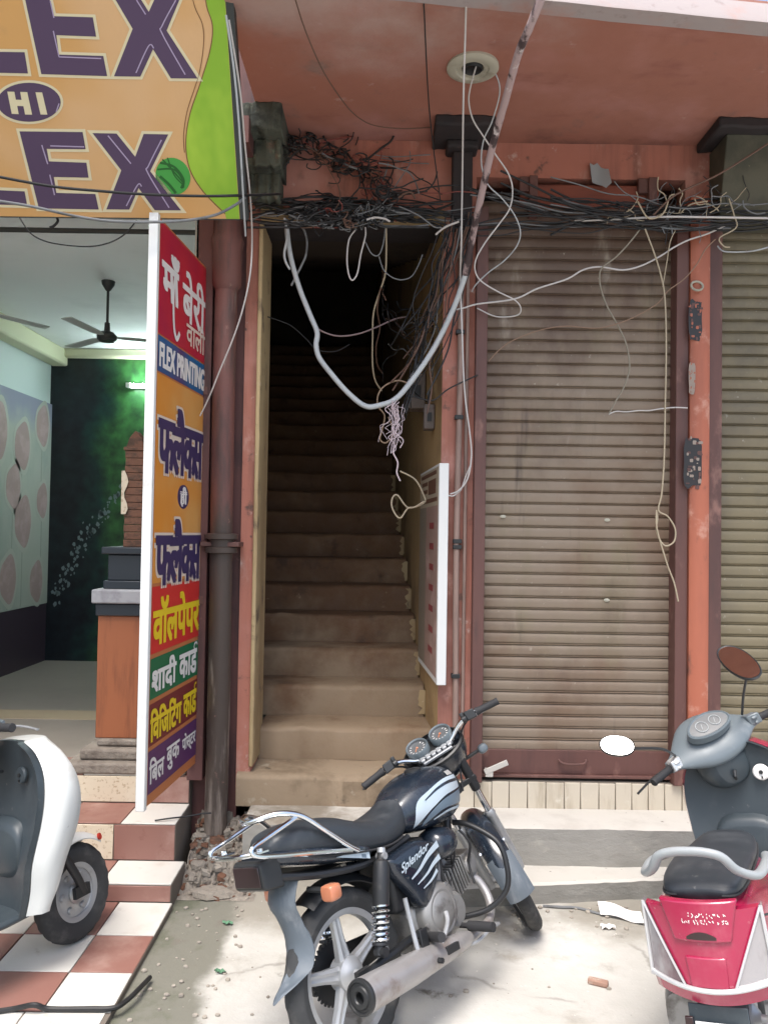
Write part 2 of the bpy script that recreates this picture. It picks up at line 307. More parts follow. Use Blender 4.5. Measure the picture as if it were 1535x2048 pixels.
# ------------------------------------------------------------------ old building with the staircase and the shutters
YF = 4.15
B = thing('old_building', 'old salmon painted building with a dark staircase doorway and roller shutters', 'building', (.6, 4.3, 0))
mb = MB()
mb.box(-.75, -.675, YF, 4.45, .36, 3.79); mb.box(.297, .465, YF, 4.45, .0, 3.79)
mb.box(-.675, .297, YF, 4.45, 3.41, 3.79)
mb.box(.465, 1.575, YF, 4.28, 3.60, 3.79); mb.box(1.575, 3.3, YF, 4.28, 3.45, 3.79)
mb.box(2.82, 3.4, YF, 4.5, 0, 3.45)
build('wall', mb, m_salmon, B)
mb = MB(); mb.box(-1.02, -.75, 4.17, 4.45, .0, 3.79); build('wall', mb, m_maroon_wall, B)
mb = MB(); mb.box(-.66, 3.6, 4.25, 4.5, 3.93, 4.45); mb.box(-2.1, .46, 4.5, 10.2, 5.3, 5.45); mb.box(.465, 3.6, 4.5, 10.2, 4.2, 4.3); mb.box(-.66, .46, 4.5, 4.6, 3.9, 5.3); mb.box(3.4, 3.6, 4.5, 10.2, 0, 4.2); mb.box(.47, 3.6, 10.0, 10.2, 0, 4.2)
build('light_block_wall', mb, m_salmon, B)  # unseen upper walls and roofs, added to block light from above
mb = MB(); mb.box(.465, 1.575, 4.42, 4.5, .3, 3.62); mb.box(1.7, 2.85, 4.42, 4.5, .3, 3.45); mb.box(.465, 2.85, 4.19, 4.5, .2, .405)
build('shop_interior', mb, m_dark, B)
# balcony slab, its street edge skewed as the lane is
def slab_y(x): return 3.06 + .12 * (x - .67)
mb = MB(); n = 40
def wav(x, y): return .006 * MN.noise(V((x * 2.1, y * 2.1, 1))) + .003 * MN.noise(V((x * 7, y * 7, 4)))
mb.loft([[(x, slab_y(x) + .05 + (4.2 - slab_y(x) - .05) * j / 10, 3.79 + wav(x, j * .12)) for j in range(11)] + [(x, 4.25, 3.93), (x, slab_y(x) + .05, 3.93)] for x in [-.66 + 4.1 * i / n for i in range(n + 1)]])
build('balcony_slab', mb, m_soffit, B)
mb = MB(); mb.loft([[(x, slab_y(x) - .03, 3.784 + .004 * MN.noise(V((x * 5, 0, 0)))), (x, slab_y(x) + .05, 3.781 + .004 * MN.noise(V((x * 6, 3, 0)))), (x, slab_y(x) + .05, 3.92), (x, slab_y(x) - .025, 3.80)] for x in [-.66 + 4.1 * i / n for i in range(n + 1)]])
build('slab_edge', mb, m_lip, B)
# door surround
mb = MB(); mb.box(-.677, .297, 4.19, 4.45, 3.352, 3.412); build('lintel', mb, m_pilaster, B)  # added dark block; the black under the door head is put into its colour
mb = MB(); mb.box(-.677, .297, 4.125, 4.188, 3.345, 3.412)
def rag(x0, x1, y0, y1, z0, z1, k, seed, m=0):
    mb.loft([[(x0, y0 + .003 * MN.noise(V((z * 6, seed, 0))), z), (x1 + .004 * MN.noise(V((z * 8, seed, 2))), y0 + .004 * MN.noise(V((z * 7, seed, 5))), z), (x1, y1, z), (x0, y1, z)] for z in [z0 + (z1 - z0) * i / k for i in range(k + 1)]], m)
rag(-.684, -.662, 4.135, 4.46, .47, 3.34, 40, 2)
build('door_frame', mb, m_cream, B, bevel=.006)
# stairwell
def xl(d): return -.672 if d < 4.4 else -.71 - .175 * (d - 4.4)
def xrt(d): return .297 - .072 * (d - 4.15)
mb = MB()
mb.loft([[(xrt(d), d, .2), (xrt(d), d, 5.2), (xrt(d) + .12, d, 5.2), (xrt(d) + .12, d, .2)] for d in (4.16, 5, 6, 7, 8, 9, 10.2)])
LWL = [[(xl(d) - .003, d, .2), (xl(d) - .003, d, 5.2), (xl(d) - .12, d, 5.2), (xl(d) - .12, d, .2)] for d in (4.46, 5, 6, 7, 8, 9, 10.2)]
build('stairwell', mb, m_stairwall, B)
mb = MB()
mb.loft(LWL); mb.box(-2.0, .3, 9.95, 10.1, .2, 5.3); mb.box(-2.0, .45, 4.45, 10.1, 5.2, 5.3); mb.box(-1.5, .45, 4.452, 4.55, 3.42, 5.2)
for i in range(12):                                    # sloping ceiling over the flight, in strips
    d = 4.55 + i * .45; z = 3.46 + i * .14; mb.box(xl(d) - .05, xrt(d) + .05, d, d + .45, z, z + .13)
build('stairwell_ceiling', mb, m_stairshade, B)
def steps(k0, k1):
    q = MB()
    for k in range(k0, k1):
        d0 = 4.10 + .28 * k; z1 = .444 + .178 * k; z0 = z1 - .178; d1 = d0 + .30
        a, b = xl(d0 + .14), xrt(d0 + .14)
        if k == 0: a, b = -.74, .30; z0 = .28; d1 = 4.42
        elif k == 1: a, b = -.672, .288
        nx = 60; rg = []
        for i in range(nx + 1):
            x = a + (b - a) * i / nx; e = .010 * MN.noise(V((x * 4, k * 3.1, 0))) + .006 * MN.noise(V((x * 15, k * 3.1, 3))) - .014 * max(0, MN.noise(V((x * 8, k * 5.3, 9))) - .3)
            w = -.010 * math.exp(-((x - (a + b) / 2) / .25) ** 2)
            rg.append([(x, d1, z0), (x, d1, z1 + e * .3), (x, d0 + .035, z1 + e * .4 + w * .4), (x, d0 + .012, z1 - .004 + e + w), (x, d0 + .002 + e * .5, z1 - .016 + e + w), (x, d0 + e * .5, z1 - .03), (x, d0 + .004 + e, z0)])
        q.loft(rg)
    return q
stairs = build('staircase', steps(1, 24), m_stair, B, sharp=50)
build('lower_step', steps(0, 1), m_stairlow, stairs, sharp=50)
rp = random.Random(5)                       # cream paint left on the wall ends of the steps
for k in range(2, 11):
    d0 = 4.10 + .28 * k - .003; z1 = .444 + .178 * k; x = xrt(d0) - .004; pts = []; mb = MB()
    for i in range(9): pts.append((x - rp.uniform(.012, .042), d0 - .002, z1 - .02 - .14 * i / 8))
    mb.prism([(x + .002, d0 - .002, z1 - .16), (x + .002, d0 - .002, z1 - .02)] + pts, (0, -.003, 0)); build('paint_patch', mb, m_cream, stairs)
# corbels under the slab and the sooty pilaster
def corbel(name, x0, x1, y0, zs, m, jit=.01, seed=0):
    q = MB(); rr = random.Random(seed)
    for (ya, za, zb, dx) in zs:
        k = 10
        q.loft([[(x0 - dx + (x1 - x0 + 2 * dx) * i / k, ya + jit * rr.uniform(-1, 1), za + jit * rr.uniform(-1, 1)), (x0 - dx + (x1 - x0 + 2 * dx) * i / k, YF, za + jit * rr.uniform(-1, 1)), (x0 - dx + (x1 - x0 + 2 * dx) * i / k, YF, zb), (x0 - dx + (x1 - x0 + 2 * dx) * i / k, ya + jit * rr.uniform(-1, 1), zb)] for i in range(k + 1)])
    return build(name, q, m, B, bevel=.012, sharp=60)
corbel('corbel', -.74, -.53, 3.7, [(3.80, 3.66, 3.795, .0), (3.90, 3.53, 3.665, -.015), (4.0, 3.40, 3.535, -.03)], m_moldy, .014, 1)
corbel('pilaster_capital', .325, .43, 3.9, [(3.88, 3.74, 3.795, .10), (4.02, 3.70, 3.742, .03)], m_pilaster, .006, 2)
mb = MB(); mb.box(.33, .435, 4.07, YF, 3.30, 3.70); build('pilaster', mb, m_pilaster, B, bevel=.008)
corbel('pilaster_capital', 1.66, 2.35, 3.9, [(3.86, 3.742, 3.795, .03)], m_pilaster, .008, 4)
mb = MB(); mb.loft([[(x, 3.93 + .012 * MN.noise(V((x * 5, 0, 0))), 3.742), (x, 4.02 + .02 * MN.noise(V((x * 4, 3, 0))), 3.34), (x, YF, 3.32), (x, YF, 3.742)] for x in [1.70 + .065 * i for i in range(13)]])
build('tin_hood', mb, m_tin, B, bevel=.006)
# recess above the first shutter
mb = MB(); mb.box(.70, 1.44, 4.16, 4.20, 3.45, 3.575); build('roller_board', mb, m_red_board, B, bevel=.01)
for x in (.74, 1.37): mb = MB(); mb.box(x, x + .045, 4.115, 4.162, 3.38, 3.60); mb.box(x - .05, x + .01, 4.13, 4.162, 3.52, 3.60); build('bracket', mb, m_guide, B, bevel=.004)
mb = MB(); mb.lathe((.465, 4.33, 3.42), (1, 0, 0), [(0, 0), (.11, 0), (.115, .4), (.11, .8), (.115, 1.11), (0, 1.11)], 24); build('roller_drum', mb, m_pilaster, B)
mb = MB(); mb.loft([[(1.06 + .02 * i + .008 * rp.uniform(-1, 1), 4.10 + .02 * math.sin(i), 3.58 - .01 * i + .02 * rp.uniform(-1, 1)), (1.06 + .02 * i, 4.13, 3.66 + .02 * rp.uniform(-1, 1)), (1.07 + .02 * i, 4.148, 3.62)] for i in range(6)])
build('rag', mb, mat('grey_rag_cloth', (.30, .32, .33), .9), B)
# shutters
PROF = [(0, .004), (.04, .0105), (.14, .0118), (.5, .0122), (.80, .0112), (.85, .006), (.89, .004), (.92, .011), (.955, .0155), (.985, .009)]
def shutter(x0, x1, z0, z1, m, seed):
    q = MB(); rr = random.Random(seed); p = .062; rows = []; z = z0; k = 0
    while z < z1:
        j = rr.uniform(-.0015, .0015); s1 = rr.uniform(-.0015, .0015)
        for t, o in PROF: rows.append((z + p * t, 4.19 - o + j, s1))
        z += p
    nx = 20
    q.loft([[(x0 + (x1 - x0) * i / nx, y + s1 * (i / nx - .5) - .004 * math.sin(PI * i / nx) + .006 * MN.noise(V((i * .45 + seed * 9, zz * 1.6, 0))) + .0025 * MN.noise(V((i * 1.1, zz * 5, seed))), zz + s1 * (i / nx - .5) * 1.5) for zz, y, s1 in rows] for i in range(nx + 1)], 0, False, False)
    o = build('rolling_shutter', q, m, B, sharp=70); return o
s1 = shutter(.50, 1.53, .57, 3.44, m_slat, 1)
mb = MB(); mb.box(.522, 1.512, 4.160, 4.185, .452, .575); mb.box(.522, 1.512, 4.135, 4.19, .437, .452); build('bottom_rail', mb, m_guide, s1, bevel=.003)
mb = MB(); mb.box(.465, .525, 4.09, 4.215, .42, 3.42); build('guide_rail', mb, m_guide, s1, bevel=.004)
mb = MB(); mb.box(1.51, 1.575, 4.09, 4.215, .42, 3.42); build('guide_rail', mb, m_guide, s1, bevel=.004)
mb = MB(); mb.obox((.60, 4.115, .495), (.13, .014, .028), (V((1, 0, .45)), V((0, 1, 0)), V((-.45, 0, 1)))); mb.box(.545, .585, 4.11, 4.16, .445, .48); build('lock_hasp', mb, m_step, s1, bevel=.003)
mb = MB(); mb.tube(cr([(.93, 4.15, .53), (.95, 4.135, .515), (1.0, 4.13, .51), (1.06, 4.135, .515), (1.075, 4.15, .53)], 5), .006); build('pull_handle', mb, m_guide, s1)
for (px, py) in ((1005, 1033), (1213, 1040), (1212, 1200)):
    c = P(px, py, 4.168); mb = MB(); mb.loft([[(c.x + .016 * math.cos(a) * r, c.y - .003 - .004 * (1 - r), c.z + .009 * math.sin(a) * r) for a in [i * PI / 5 for i in range(10)]] for r in (1, .6, .2)]); build('latch_plate', mb, m_ring, s1)
s2 = shutter(1.72, 2.86, .57, 3.40, m_slat2, 2)
mb = MB(); mb.box(1.752, 2.80, 4.160, 4.185, .452, .575); mb.box(1.752, 2.80, 4.135, 4.19, .437, .452); build('bottom_rail', mb, m_guide, s2, bevel=.003)
mb = MB(); mb.box(1.68, 1.75, 4.09, 4.215, .42, 3.45); build('guide_rail', mb, m_guide, s2, bevel=.004)
mb = MB(); mb.box(2.80, 2.86, 4.09, 4.215, .42, 3.45); build('guide_rail', mb, m_guide, s2, bevel=.004)
mb = MB(); mb.loft([[(1.577, 4.20, z), (1.577, 4.075, z), (1.60, 4.058, z), (1.655, 4.058, z), (1.678, 4.075, z), (1.678, 4.20, z)] for z in [.42 + 3.06 * i / 12 for i in range(13)]])
post = build('post', mb, m_orangepost, B)
# torn stickers on the post
def sticker(px, py, w, h, mats, seed):
    q = MB(); rr = random.Random(seed); c = P(px, py, 4.055)
    def patch(cx, cz, a, b, m, y):
        q.prism([(cx + a * math.copysign(abs(math.cos(t)) ** .45, math.cos(t)) * rr.uniform(.85, 1.04), y, cz + b * math.copysign(abs(math.sin(t)) ** .45, math.sin(t)) * rr.uniform(.85, 1.05)) for t in [i * 2 * PI / 24 for i in range(24)]], (0, -.0006, 0), m)
    patch(c.x, c.z, w, h, 0, 4.0572)
    for i in range(30): patch(c.x + rr.uniform(-.85, .85) * w, c.z + rr.uniform(-.95, .95) * h, w * rr.uniform(.06, .26), h * rr.uniform(.02, .09), 1 + i % 2, 4.0562 - i * .00005)
    build('torn_sticker', q, mats, post)
m_stk = mat('black_sticker', (.02, .018, .02), .5); m_stkg = mat('sticker_glue', (.30, .24, .20), .8); m_stkr = mat('sticker_red', (.3, .05, .04), .6)
sticker(1385, 925, .05, .135, [m_stk, m_stkg, m_guide], 3); sticker(1390, 640, .036, .11, [m_stk, m_guide, m_orangepost], 4)
sticker(1383, 755, .018, .085, [m_stkg, m_orangepost, m_stkg], 5)
c = P(1395, 570, 4.03); mb = MB(); mb.tube([(c.x + .03 * math.cos(t), 4.045 + .01 * math.sin(t), c.z + .026 * math.sin(t)) for t in [i * 2 * PI / 20 for i in range(20)]], .006, 6, closed=True)
tag(build('wire_ring', mb, m_ring, center=True), 'small pale ring of wire hung on the orange post above the stickers', 'wire ring')
# shop steps on the right
def fy(x): return 3.66 + .13 * (x - .67)
mb = MB()
def edge(x, y, s): return y + .010 * MN.noise(V((x * 4, s, 0))) + .007 * MN.noise(V((x * 15, s, 0))) + .02 * max(0, MN.noise(V((x * 9, s, 7))) - .35)
xs = [-.66 + 4.0 * i / 160 for i in range(161)]
mb.loft([[(x, 4.12, .095), (x, 4.12, .26 + .026), (x, edge(x, 3.875, 5) + .012, .286), (x, edge(x, 3.863, 5), .275), (x, edge(x, 3.868, 6), .095)] for x in xs], mf=lambda i, j: 0 if j in (0, 1) else (0 if j == 2 else 1))
mb.loft([[(x, 4.1, .0), (x, 4.1, .096), (x, edge(x, fy(x), 1) + .012, .098), (x, edge(x, fy(x), 1), .088), (x, edge(x, fy(x) + .01, 2), .0)] for x in [.28 + 3.0 * i / 140 for i in range(141)]], mf=lambda i, j: 0 if j in (0, 1, 2) else 1)
tag(build('stone_steps', mb, [m_step, m_riser], center=True), 'two worn pale stone steps below the roller shutters', 'stone steps')
mb = MB(); x = .40; rj = random.Random(8)
mb.box(.36, 3.2, 4.13, 4.2, .27, .421, 1)
while x < 3.1:
    w = rj.choice([.085, .09, .092, .095, .2]); mb.box(x + .002, x + w - .002, 4.12 + rj.uniform(-.002, .002), 4.131, .284, .42 + rj.uniform(-.004, .002), 0); x += w
tag(build('tiled_sill', mb, [m_ctile, m_grout], bevel=.002, seg=1, center=True), 'riser of narrow ivory tiles under the shutters, on top of the stone steps', 'tiled riser')

# ------------------------------------------------------------------ things fixed to the old building
t = thing('drain_pipe', 'thick rusty maroon drain pipe between the projecting sign and the staircase door', 'drain pipe', (-.835, 4.07, .15))
PXC = -.835
mb = MB(); mb.tube([(PXC + .004 * math.sin(z * 2), 4.07, z) for z in [.16 + 3.0 * i / 16 for i in range(17)]], .058, 20); build('pipe', mb, m_pipe, t)
mb = MB(); mb.lathe((PXC, 4.07, 3.04), (0, 0, 1), [(.058, -.10), (.075, -.07), (.078, .12), (.085, .16), (.07, .2), (.06, .6)], 20); build('socket', mb, m_pipe, t)
mb = MB(); mb.lathe((PXC, 4.07, 1.63), (0, 0, 1), [(.058, -.05), (.083, -.045), (.083, -.02), (.066, -.015), (.066, .02), (.086, .025), (.086, .05), (.058, .055)], 20); build('collar', mb, m_pipe, t)
mb = MB(); mb.box(PXC - .10, PXC + .10, 4.02, 4.165, 1.615, 1.64); build('clamp', mb, m_guide, t, bevel=.004)
t = thing('steel_post', 'dark maroon steel post of the print shop entrance, behind the projecting sign', 'post', (-.93, 4.12, .42))
mb = MB(); mb.box(-.985, -.905, 4.06, 4.165, .42, 3.36); build('post_body', mb, m_maroon_wall, t, bevel=.004)
for z in (1.32, 2.4): mb = MB(); mb.box(-.97, -.92, 4.054, 4.061, z, z + .04); build('bracket', mb, m_guide, t)
t = thing('conduit_pipe', 'thin grimy conduit pipe clipped to the wall right of the staircase door', 'conduit', (.385, 4.12, .45))
mb = MB(); mb.tube([(.385 + .004 * math.sin(z * 3), 4.13, z) for z in [.45 + 2.9 * i / 20 for i in range(21)]], .016, 10); mb.tube([(.425, 4.138, z) for z in (.45, 1.5, 2.4, 3.3)], .009, 8); build('pipe', mb, m_conduit, t)
for z in (.95, 1.65, 1.62, 2.3, 2.75):
    mb = MB(); mb.box(.362, .408, 4.108, YF, z, z + .022); build('clip', mb, m_black, t, bevel=.003)
c = P(945, 118, 3.47); t = thing('ceiling_light', 'broken round downlight ring under the salmon balcony', 'ceiling light', (c.x, c.y, 3.785))
mb = MB(); mb.lathe((c.x, c.y, 3.79), (0, 0, -1), [(.115, 0), (.116, .012), (.10, .022), (.075, .02), (.07, .012), (.05, .012), (.046, .0)], 40); build('ring', mb, m_ring, t)
mb = MB(); mb.lathe((c.x, c.y, 3.79), (0, 0, -1), [(.046, .004), (.04, .02), (.03, .012), (0, .01)], 24); build('lamp_socket', mb, m_black, t)
# poster board on the right reveal
t = thing('poster_board', 'white edged board with a pink poster on the right wall of the staircase', 'poster board', (.29, 4.1, .92))
mb = MB(); mb.loft([[(.283, 4.075, z), (.222, 4.85, z), (.236, 4.85, z), (.297, 4.14, z), (.332, 4.14, z), (.332, 4.075, z)] for z in (.92, 2.065)]); build('board', mb, m_white, t, bevel=.003)
m_pink = mat('faded_pink_print', (.36, .24, .20), .6, layers=[((.5, .34, .3), 5, .5, .7)]); m_redp = mat('red_print', (.28, .06, .06), .6); m_brownp = mat('brown_print', (.16, .08, .05), .6); m_bluep = mat('blue_print', (.26, .22, .17), .6); m_beigep = mat('beige_print', (.45, .38, .28), .6)
def PB(u, v): return V((.2815 - .061 * u, 4.083 + .765 * u, 2.05 - 1.12 * v))
mb = MB()
def pq(u0, u1, v0, v1, m, e=0): mb.prism([PB(u0, v0) - V((e, 0, 0)), PB(u1, v0) - V((e, 0, 0)), PB(u1, v1) - V((e, 0, 0)), PB(u0, v1) - V((e, 0, 0))], (-.001, 0, 0), m)
pq(.01, .98, .0, .18, 4); pq(.02, .6, .18, .98, 0); pq(.6, .98, .18, .98, 3)
pq(.1, .9, .012, .03, 2, .0015); pq(.12, .5, .05, .12, 2, .0015); pq(.55, .85, .05, .07, 2, .0015); pq(.55, .85, .09, .11, 2, .0015); pq(.05, .95, .14, .16, 2, .0015)
for i in range(7): pq(.2, .4, .26 + .1 * i, .29 + .1 * i, 1, .0015)
build('poster', mb, [m_pink, m_redp, m_brownp, m_bluep, m_beigep], t)
# junk on the staircase wall
def wallbox(px, py, d, w, h, dp, name, label, m):
    c = P(px, py, d); q = thing(name, label, 'switch box', c)
    k = MB(); k.box(xrt(d) - dp, xrt(d), d - w / 2, d + w / 2, c.z - h / 2, c.z + h / 2); build('casing', k, m, q, bevel=.006)
    k = MB(); k.box(xrt(d) - dp * .7, xrt(d) - dp * .3, d - w / 2 - .008, d - w / 2, c.z - h * .2, c.z + h * .15); k.tube([(xrt(d) - dp / 2, d, c.z + h / 2), (xrt(d) - dp / 2, d, c.z + h / 2 + .08)], .01); build('cover', k, m_black, q)
m_jb = mat('rusty_grey_box', (.16, .13, .115), .6, layers=[((.10, .06, .045), 7, .5, .7)])
wallbox(800, 785, 4.9, .16, .22, .10, 'switch_box', 'rusty grey switch box half way up the staircase wall, under the loop of thick cable', m_jb)
wallbox(845, 835, 4.45, .10, .14, .06, 'switch_box', 'small brown switch box near the door edge above the poster board', m_jb)
# ------------------------------------------------------------------ the print shop on the left
S = thing('print_shop', 'printing shop at the left with a lit green mural behind its open front', 'shop', (-2.2, 4.4, .42))
BK = 7.56; XLW = -3.22; CZ = 3.41; FZ = .432
SH = [(XLW - .2, 4.40), (-.99, 4.40), (-1.76, 7.76), (XLW - .2, 7.76)]
mb = MB(); mb.prism([(x, y, FZ) for x, y in SH], (0, 0, -.2)); build('floor', mb, m_floor, S)
mb = MB(); mb.box(XLW, -1.25, 5.25, 5.5, FZ, FZ + .003); build('floor_band', mb, m_floorband, S)
mb = MB(); mb.prism([(XLW - .2, 3.72, CZ), (-.9, 3.72, CZ), (-.9, 4.17, CZ), (-.99, 4.40, CZ), (-1.76, 7.76, CZ), (XLW - .2, 7.76, CZ)], (0, 0, .15)); build('ceiling', mb, m_ceilw, S)
mb = MB(); mb.box(XLW - .4, XLW, 3.9, BK + .2, .0, 4.4); build('side_wall', mb, m_wallw, S)
mb = MB(); mb.loft([[(a, y, .43), (a + .07, y, .43), (a + .07, y, CZ), (a, y, CZ)] for a, y in ((-1.03, 4.17), (-1.06, 4.4), (-1.83, 7.76))]); build('side_wall', mb, m_wallw, S)
mb = MB(); mb.box(XLW - .4, -1.72, BK + .02, BK + .2, .2, 4.4); build('back_wall', mb, m_wallw, S)
mb = MB(); mb.box(XLW - .4, -.68, 4.0, 4.2, 3.57, 7.5); mb.box(XLW - .4, -.68, 3.75, 4.0, 3.57, 3.7); mb.box(XLW - .6, XLW - .4, 2.9, BK + .2, 0, 7.5); mb.prism([(XLW - .4, 4.2, 4.4), (-.95, 4.2, 4.4), (-1.8, 7.76, 4.4), (XLW - .4, 7.76, 4.4)], (0, 0, .1)); build('front_wall', mb, m_maroon_wall, S)
mb = MB(); mb.box(XLW, XLW + .16, 4.5, BK, 3.25, CZ); mb.box(XLW, -1.74, BK - .10, BK + .02, 3.33, CZ); build('cornice', mb, m_coveY, S, bevel=.02)
mb = MB(); mb.box(XLW, XLW + .015, 4.5, BK, FZ, .98); build('dado', mb, m_dado, S)
# murals
m_mural = bpy.data.materials.new('waterfall_mural'); m_mural.use_nodes = True
nt = m_mural.node_tree; N = nt.nodes; L = nt.links; bs = N['Principled BSDF']; tc = N.new('ShaderNodeTexCoord')
nz = N.new('ShaderNodeTexNoise'); nz.inputs['Scale'].default_value = 1.6; nz.inputs['Detail'].default_value = 7; L.new(tc.outputs['Object'], nz.inputs['Vector'])
nf = N.new('ShaderNodeTexNoise'); nf.inputs['Scale'].default_value = 9; nf.inputs['Detail'].default_value = 6; L.new(tc.outputs['Object'], nf.inputs['Vector'])
sp = N.new('ShaderNodeSeparateXYZ'); L.new(tc.outputs['Object'], sp.inputs[0])
a = N.new('ShaderNodeMath'); a.operation = 'MULTIPLY_ADD'; L.new(nz.outputs['Fac'], a.inputs[0]); a.inputs[1].default_value = 1.1; L.new(sp.outputs[0], a.inputs[2])
r1 = N.new('ShaderNodeValToRGB'); r1.color_ramp.elements[0].position = .34; r1.color_ramp.elements[0].color = (.006, .012, .022, 1); r1.color_ramp.elements[1].position = .57; r1.color_ramp.elements[1].color = (.03, .115, .04, 1)
e = r1.color_ramp.elements.new(.44); e.color = (.004, .03, .035, 1)
mr = N.new('ShaderNodeMapRange'); mr.inputs[1].default_value = -2.95; mr.inputs[2].default_value = -1.35; L.new(a.outputs[0], mr.inputs[0]); L.new(mr.outputs[0], r1.inputs[0])
mx = N.new('ShaderNodeMix'); mx.data_type = 'RGBA'; mx.blend_type = 'OVERLAY'; mx.inputs[0].default_value = .8; L.new(r1.outputs[0], mx.inputs[6])
r2 = N.new('ShaderNodeValToRGB'); r2.color_ramp.elements[0].color = (.1, .1, .12, 1); r2.color_ramp.elements[0].position = .3; r2.color_ramp.elements[1].color = (.85, .85, .6, 1); r2.color_ramp.elements[1].position = .72
L.new(nf.outputs['Fac'], r2.inputs[0]); L.new(r2.outputs[0], mx.inputs[7]); L.new(mx.outputs[2], bs.inputs['Base Color']); bs.inputs['Roughness'].default_value = .35
m_foam = mat('mural_foam', (.18, .24, .25), .5); m_mblack = mat('mural_dark', (.006, .01, .014), .4)
mb = MB(); mb.box(XLW, -1.72, BK - .01, BK + .018, FZ, 3.33)
mural = build('mural', mb, m_mural, S)
mb = MB(); rr = random.Random(4)
for i in range(150):
    t = rr.random(); x = -2.98 + 1.0 * (1 - t) ** 1.3 - .12 + rr.gauss(0, .035); z = 1.05 + 1.55 * (1 - t) + rr.gauss(0, .04); s = rr.uniform(.006, .02)
    mb.prism([(x + s * math.cos(q) * rr.uniform(.5, 1.2), BK - .011, z + s * 1.5 * math.sin(q) * rr.uniform(.5, 1.2)) for q in [k * PI / 3 for k in range(6)]], (0, -.001, 0))
tag(build('painted_waterfall', mb, m_foam, mural), kind='stuff')
m_lmur = mat('pale_green_wallpaper', (.38, .40, .36), .7, layers=[((.29, .33, .30), 1.5, .45, .7, 5, (1, 1, .5)), ((.24, .25, .34), 1.0, .55, .9, 4, (1, 1, 1), (2, 2.45, 2.85, .4))])
m_bud = mat('pink_blossom_print', (.35, .25, .24), .7, layers=[((.42, .30, .30), 6, .45, .65)]); m_budr = mat('blossom_rim_print', (.40, .41, .37), .7); m_stem = mat('stem_print', (.28, .31, .27), .7)
mb = MB(); mb.box(XLW + .001, XLW + .02, 4.5, BK - .01, .98, 2.88); wp = build('wallpaper', mb, m_lmur, S)
mb = MB()
for (yy, zz, r) in ((7.35, 2.65, .2), (6.95, 2.42, .22), (7.38, 1.95, .17), (7.0, 1.75, .24), (6.8, 2.05, .2), (7.3, 1.2, .2), (6.75, 1.25, .22), (6.5, 2.5, .25), (6.3, 1.8, .25), (6.2, 1.2, .2)):
    for rad, m, e in ((r, 1, .0), (r * .82, 0, .001)):
        mb.prism([(XLW + .0205 + e, yy + rad * .8 * math.cos(q), zz + rad * 1.15 * math.sin(q) * (1 - .12 * math.cos(q * 3))) for q in [k * PI / 14 for k in range(28)]], (.0008, 0, 0), m)
    mb.box(XLW + .02, XLW + .0208, yy - .008, yy + .008, max(zz - r * 1.2 - .5, .99), zz - r * 1.1, 2)
build('printed_blossom', mb, [m_bud, m_budr, m_stem], wp)
mb = MB(); mb.tube([(XLW, 4.3, 3.335), (-.95, 4.3, 3.335)], .014, 10); tag(build('steel_rod', mb, m_rod, center=True), 'dark horizontal rod across the top of the print shop front', 'rod')
# lit tube lamp
c = P(300, 772, BK - .06); t = thing('tube_lamp', 'lit fluorescent tube lamp on the green mural wall', 'tube lamp', (c.x, c.y, c.z))
m_tube = mat('lit_tube', (.8, .9, .85), .4, emit=((.86, 1.0, 1.0), 75.))
mb = MB(); mb.tube([(-2.43, BK - .075, c.z), (-1.82, BK - .075, c.z)], .016, 12); build('tube', mb, m_tube, t)
mb = MB(); mb.box(-2.46, -1.80, BK - .055, BK - .012, c.z - .02, c.z + .02); mb.box(-2.47, -2.43, BK - .1, BK - .012, c.z - .022, c.z + .022); build('fitting', mb, m_white, t)
# ceiling fans
def fan(px, d, zb, label, a0):
    c = P(px, 600, d); x = c.x
    t = thing('ceiling_fan', label, 'ceiling fan', (x, d, CZ), group='ceiling fans of the print shop')
    k = MB(); k.lathe((x, d, CZ), (0, 0, -1), [(0, 0), (.046, .0), (.042, .025), (.02, .06), (.01, .07)], 20); build('canopy', k, m_fan, t)
    k = MB(); k.tube([(x, d, CZ - .06), (x, d, zb + .1)], .0095, 8); build('rod', k, m_fan, t)
    k = MB(); k.lathe((x, d, zb), (0, 0, 1), [(0, -.03), (.05, -.03), (.066, -.014), (.068, .01), (.045, .034), (.02, .042), (.018, .10), (.01, .105)], 24); build('motor', k, m_fan, t)
    for i in range(3):
        a = a0 + i * 2 * PI / 3; u = V((math.cos(a), math.sin(a), 0)); w = V((-u.y, u.x, 0)); k = MB(); o = V((x, d, zb))
        k.prism([o + u * .06 - w * .014, o + u * .14 - w * .04, o + u * .48 - w * .045, o + u * .5 + w * .04, o + u * .14 + w * .036, o + u * .06 + w * .014], (0, 0, .006)); build('blade', k, m_fanb, t)
m_fan = mat('dark_fan_metal', (.035, .04, .04), .4, .2); m_fanb = mat('pale_fan_blade', (.46, .5, .48), .5)
fan(216, 5.42, 3.02, 'dark ceiling fan with a long rod beside the projecting sign', .35)
fan(-40, 5.1, 3.1, 'second ceiling fan, cut by the left edge of the photo', 1.0)
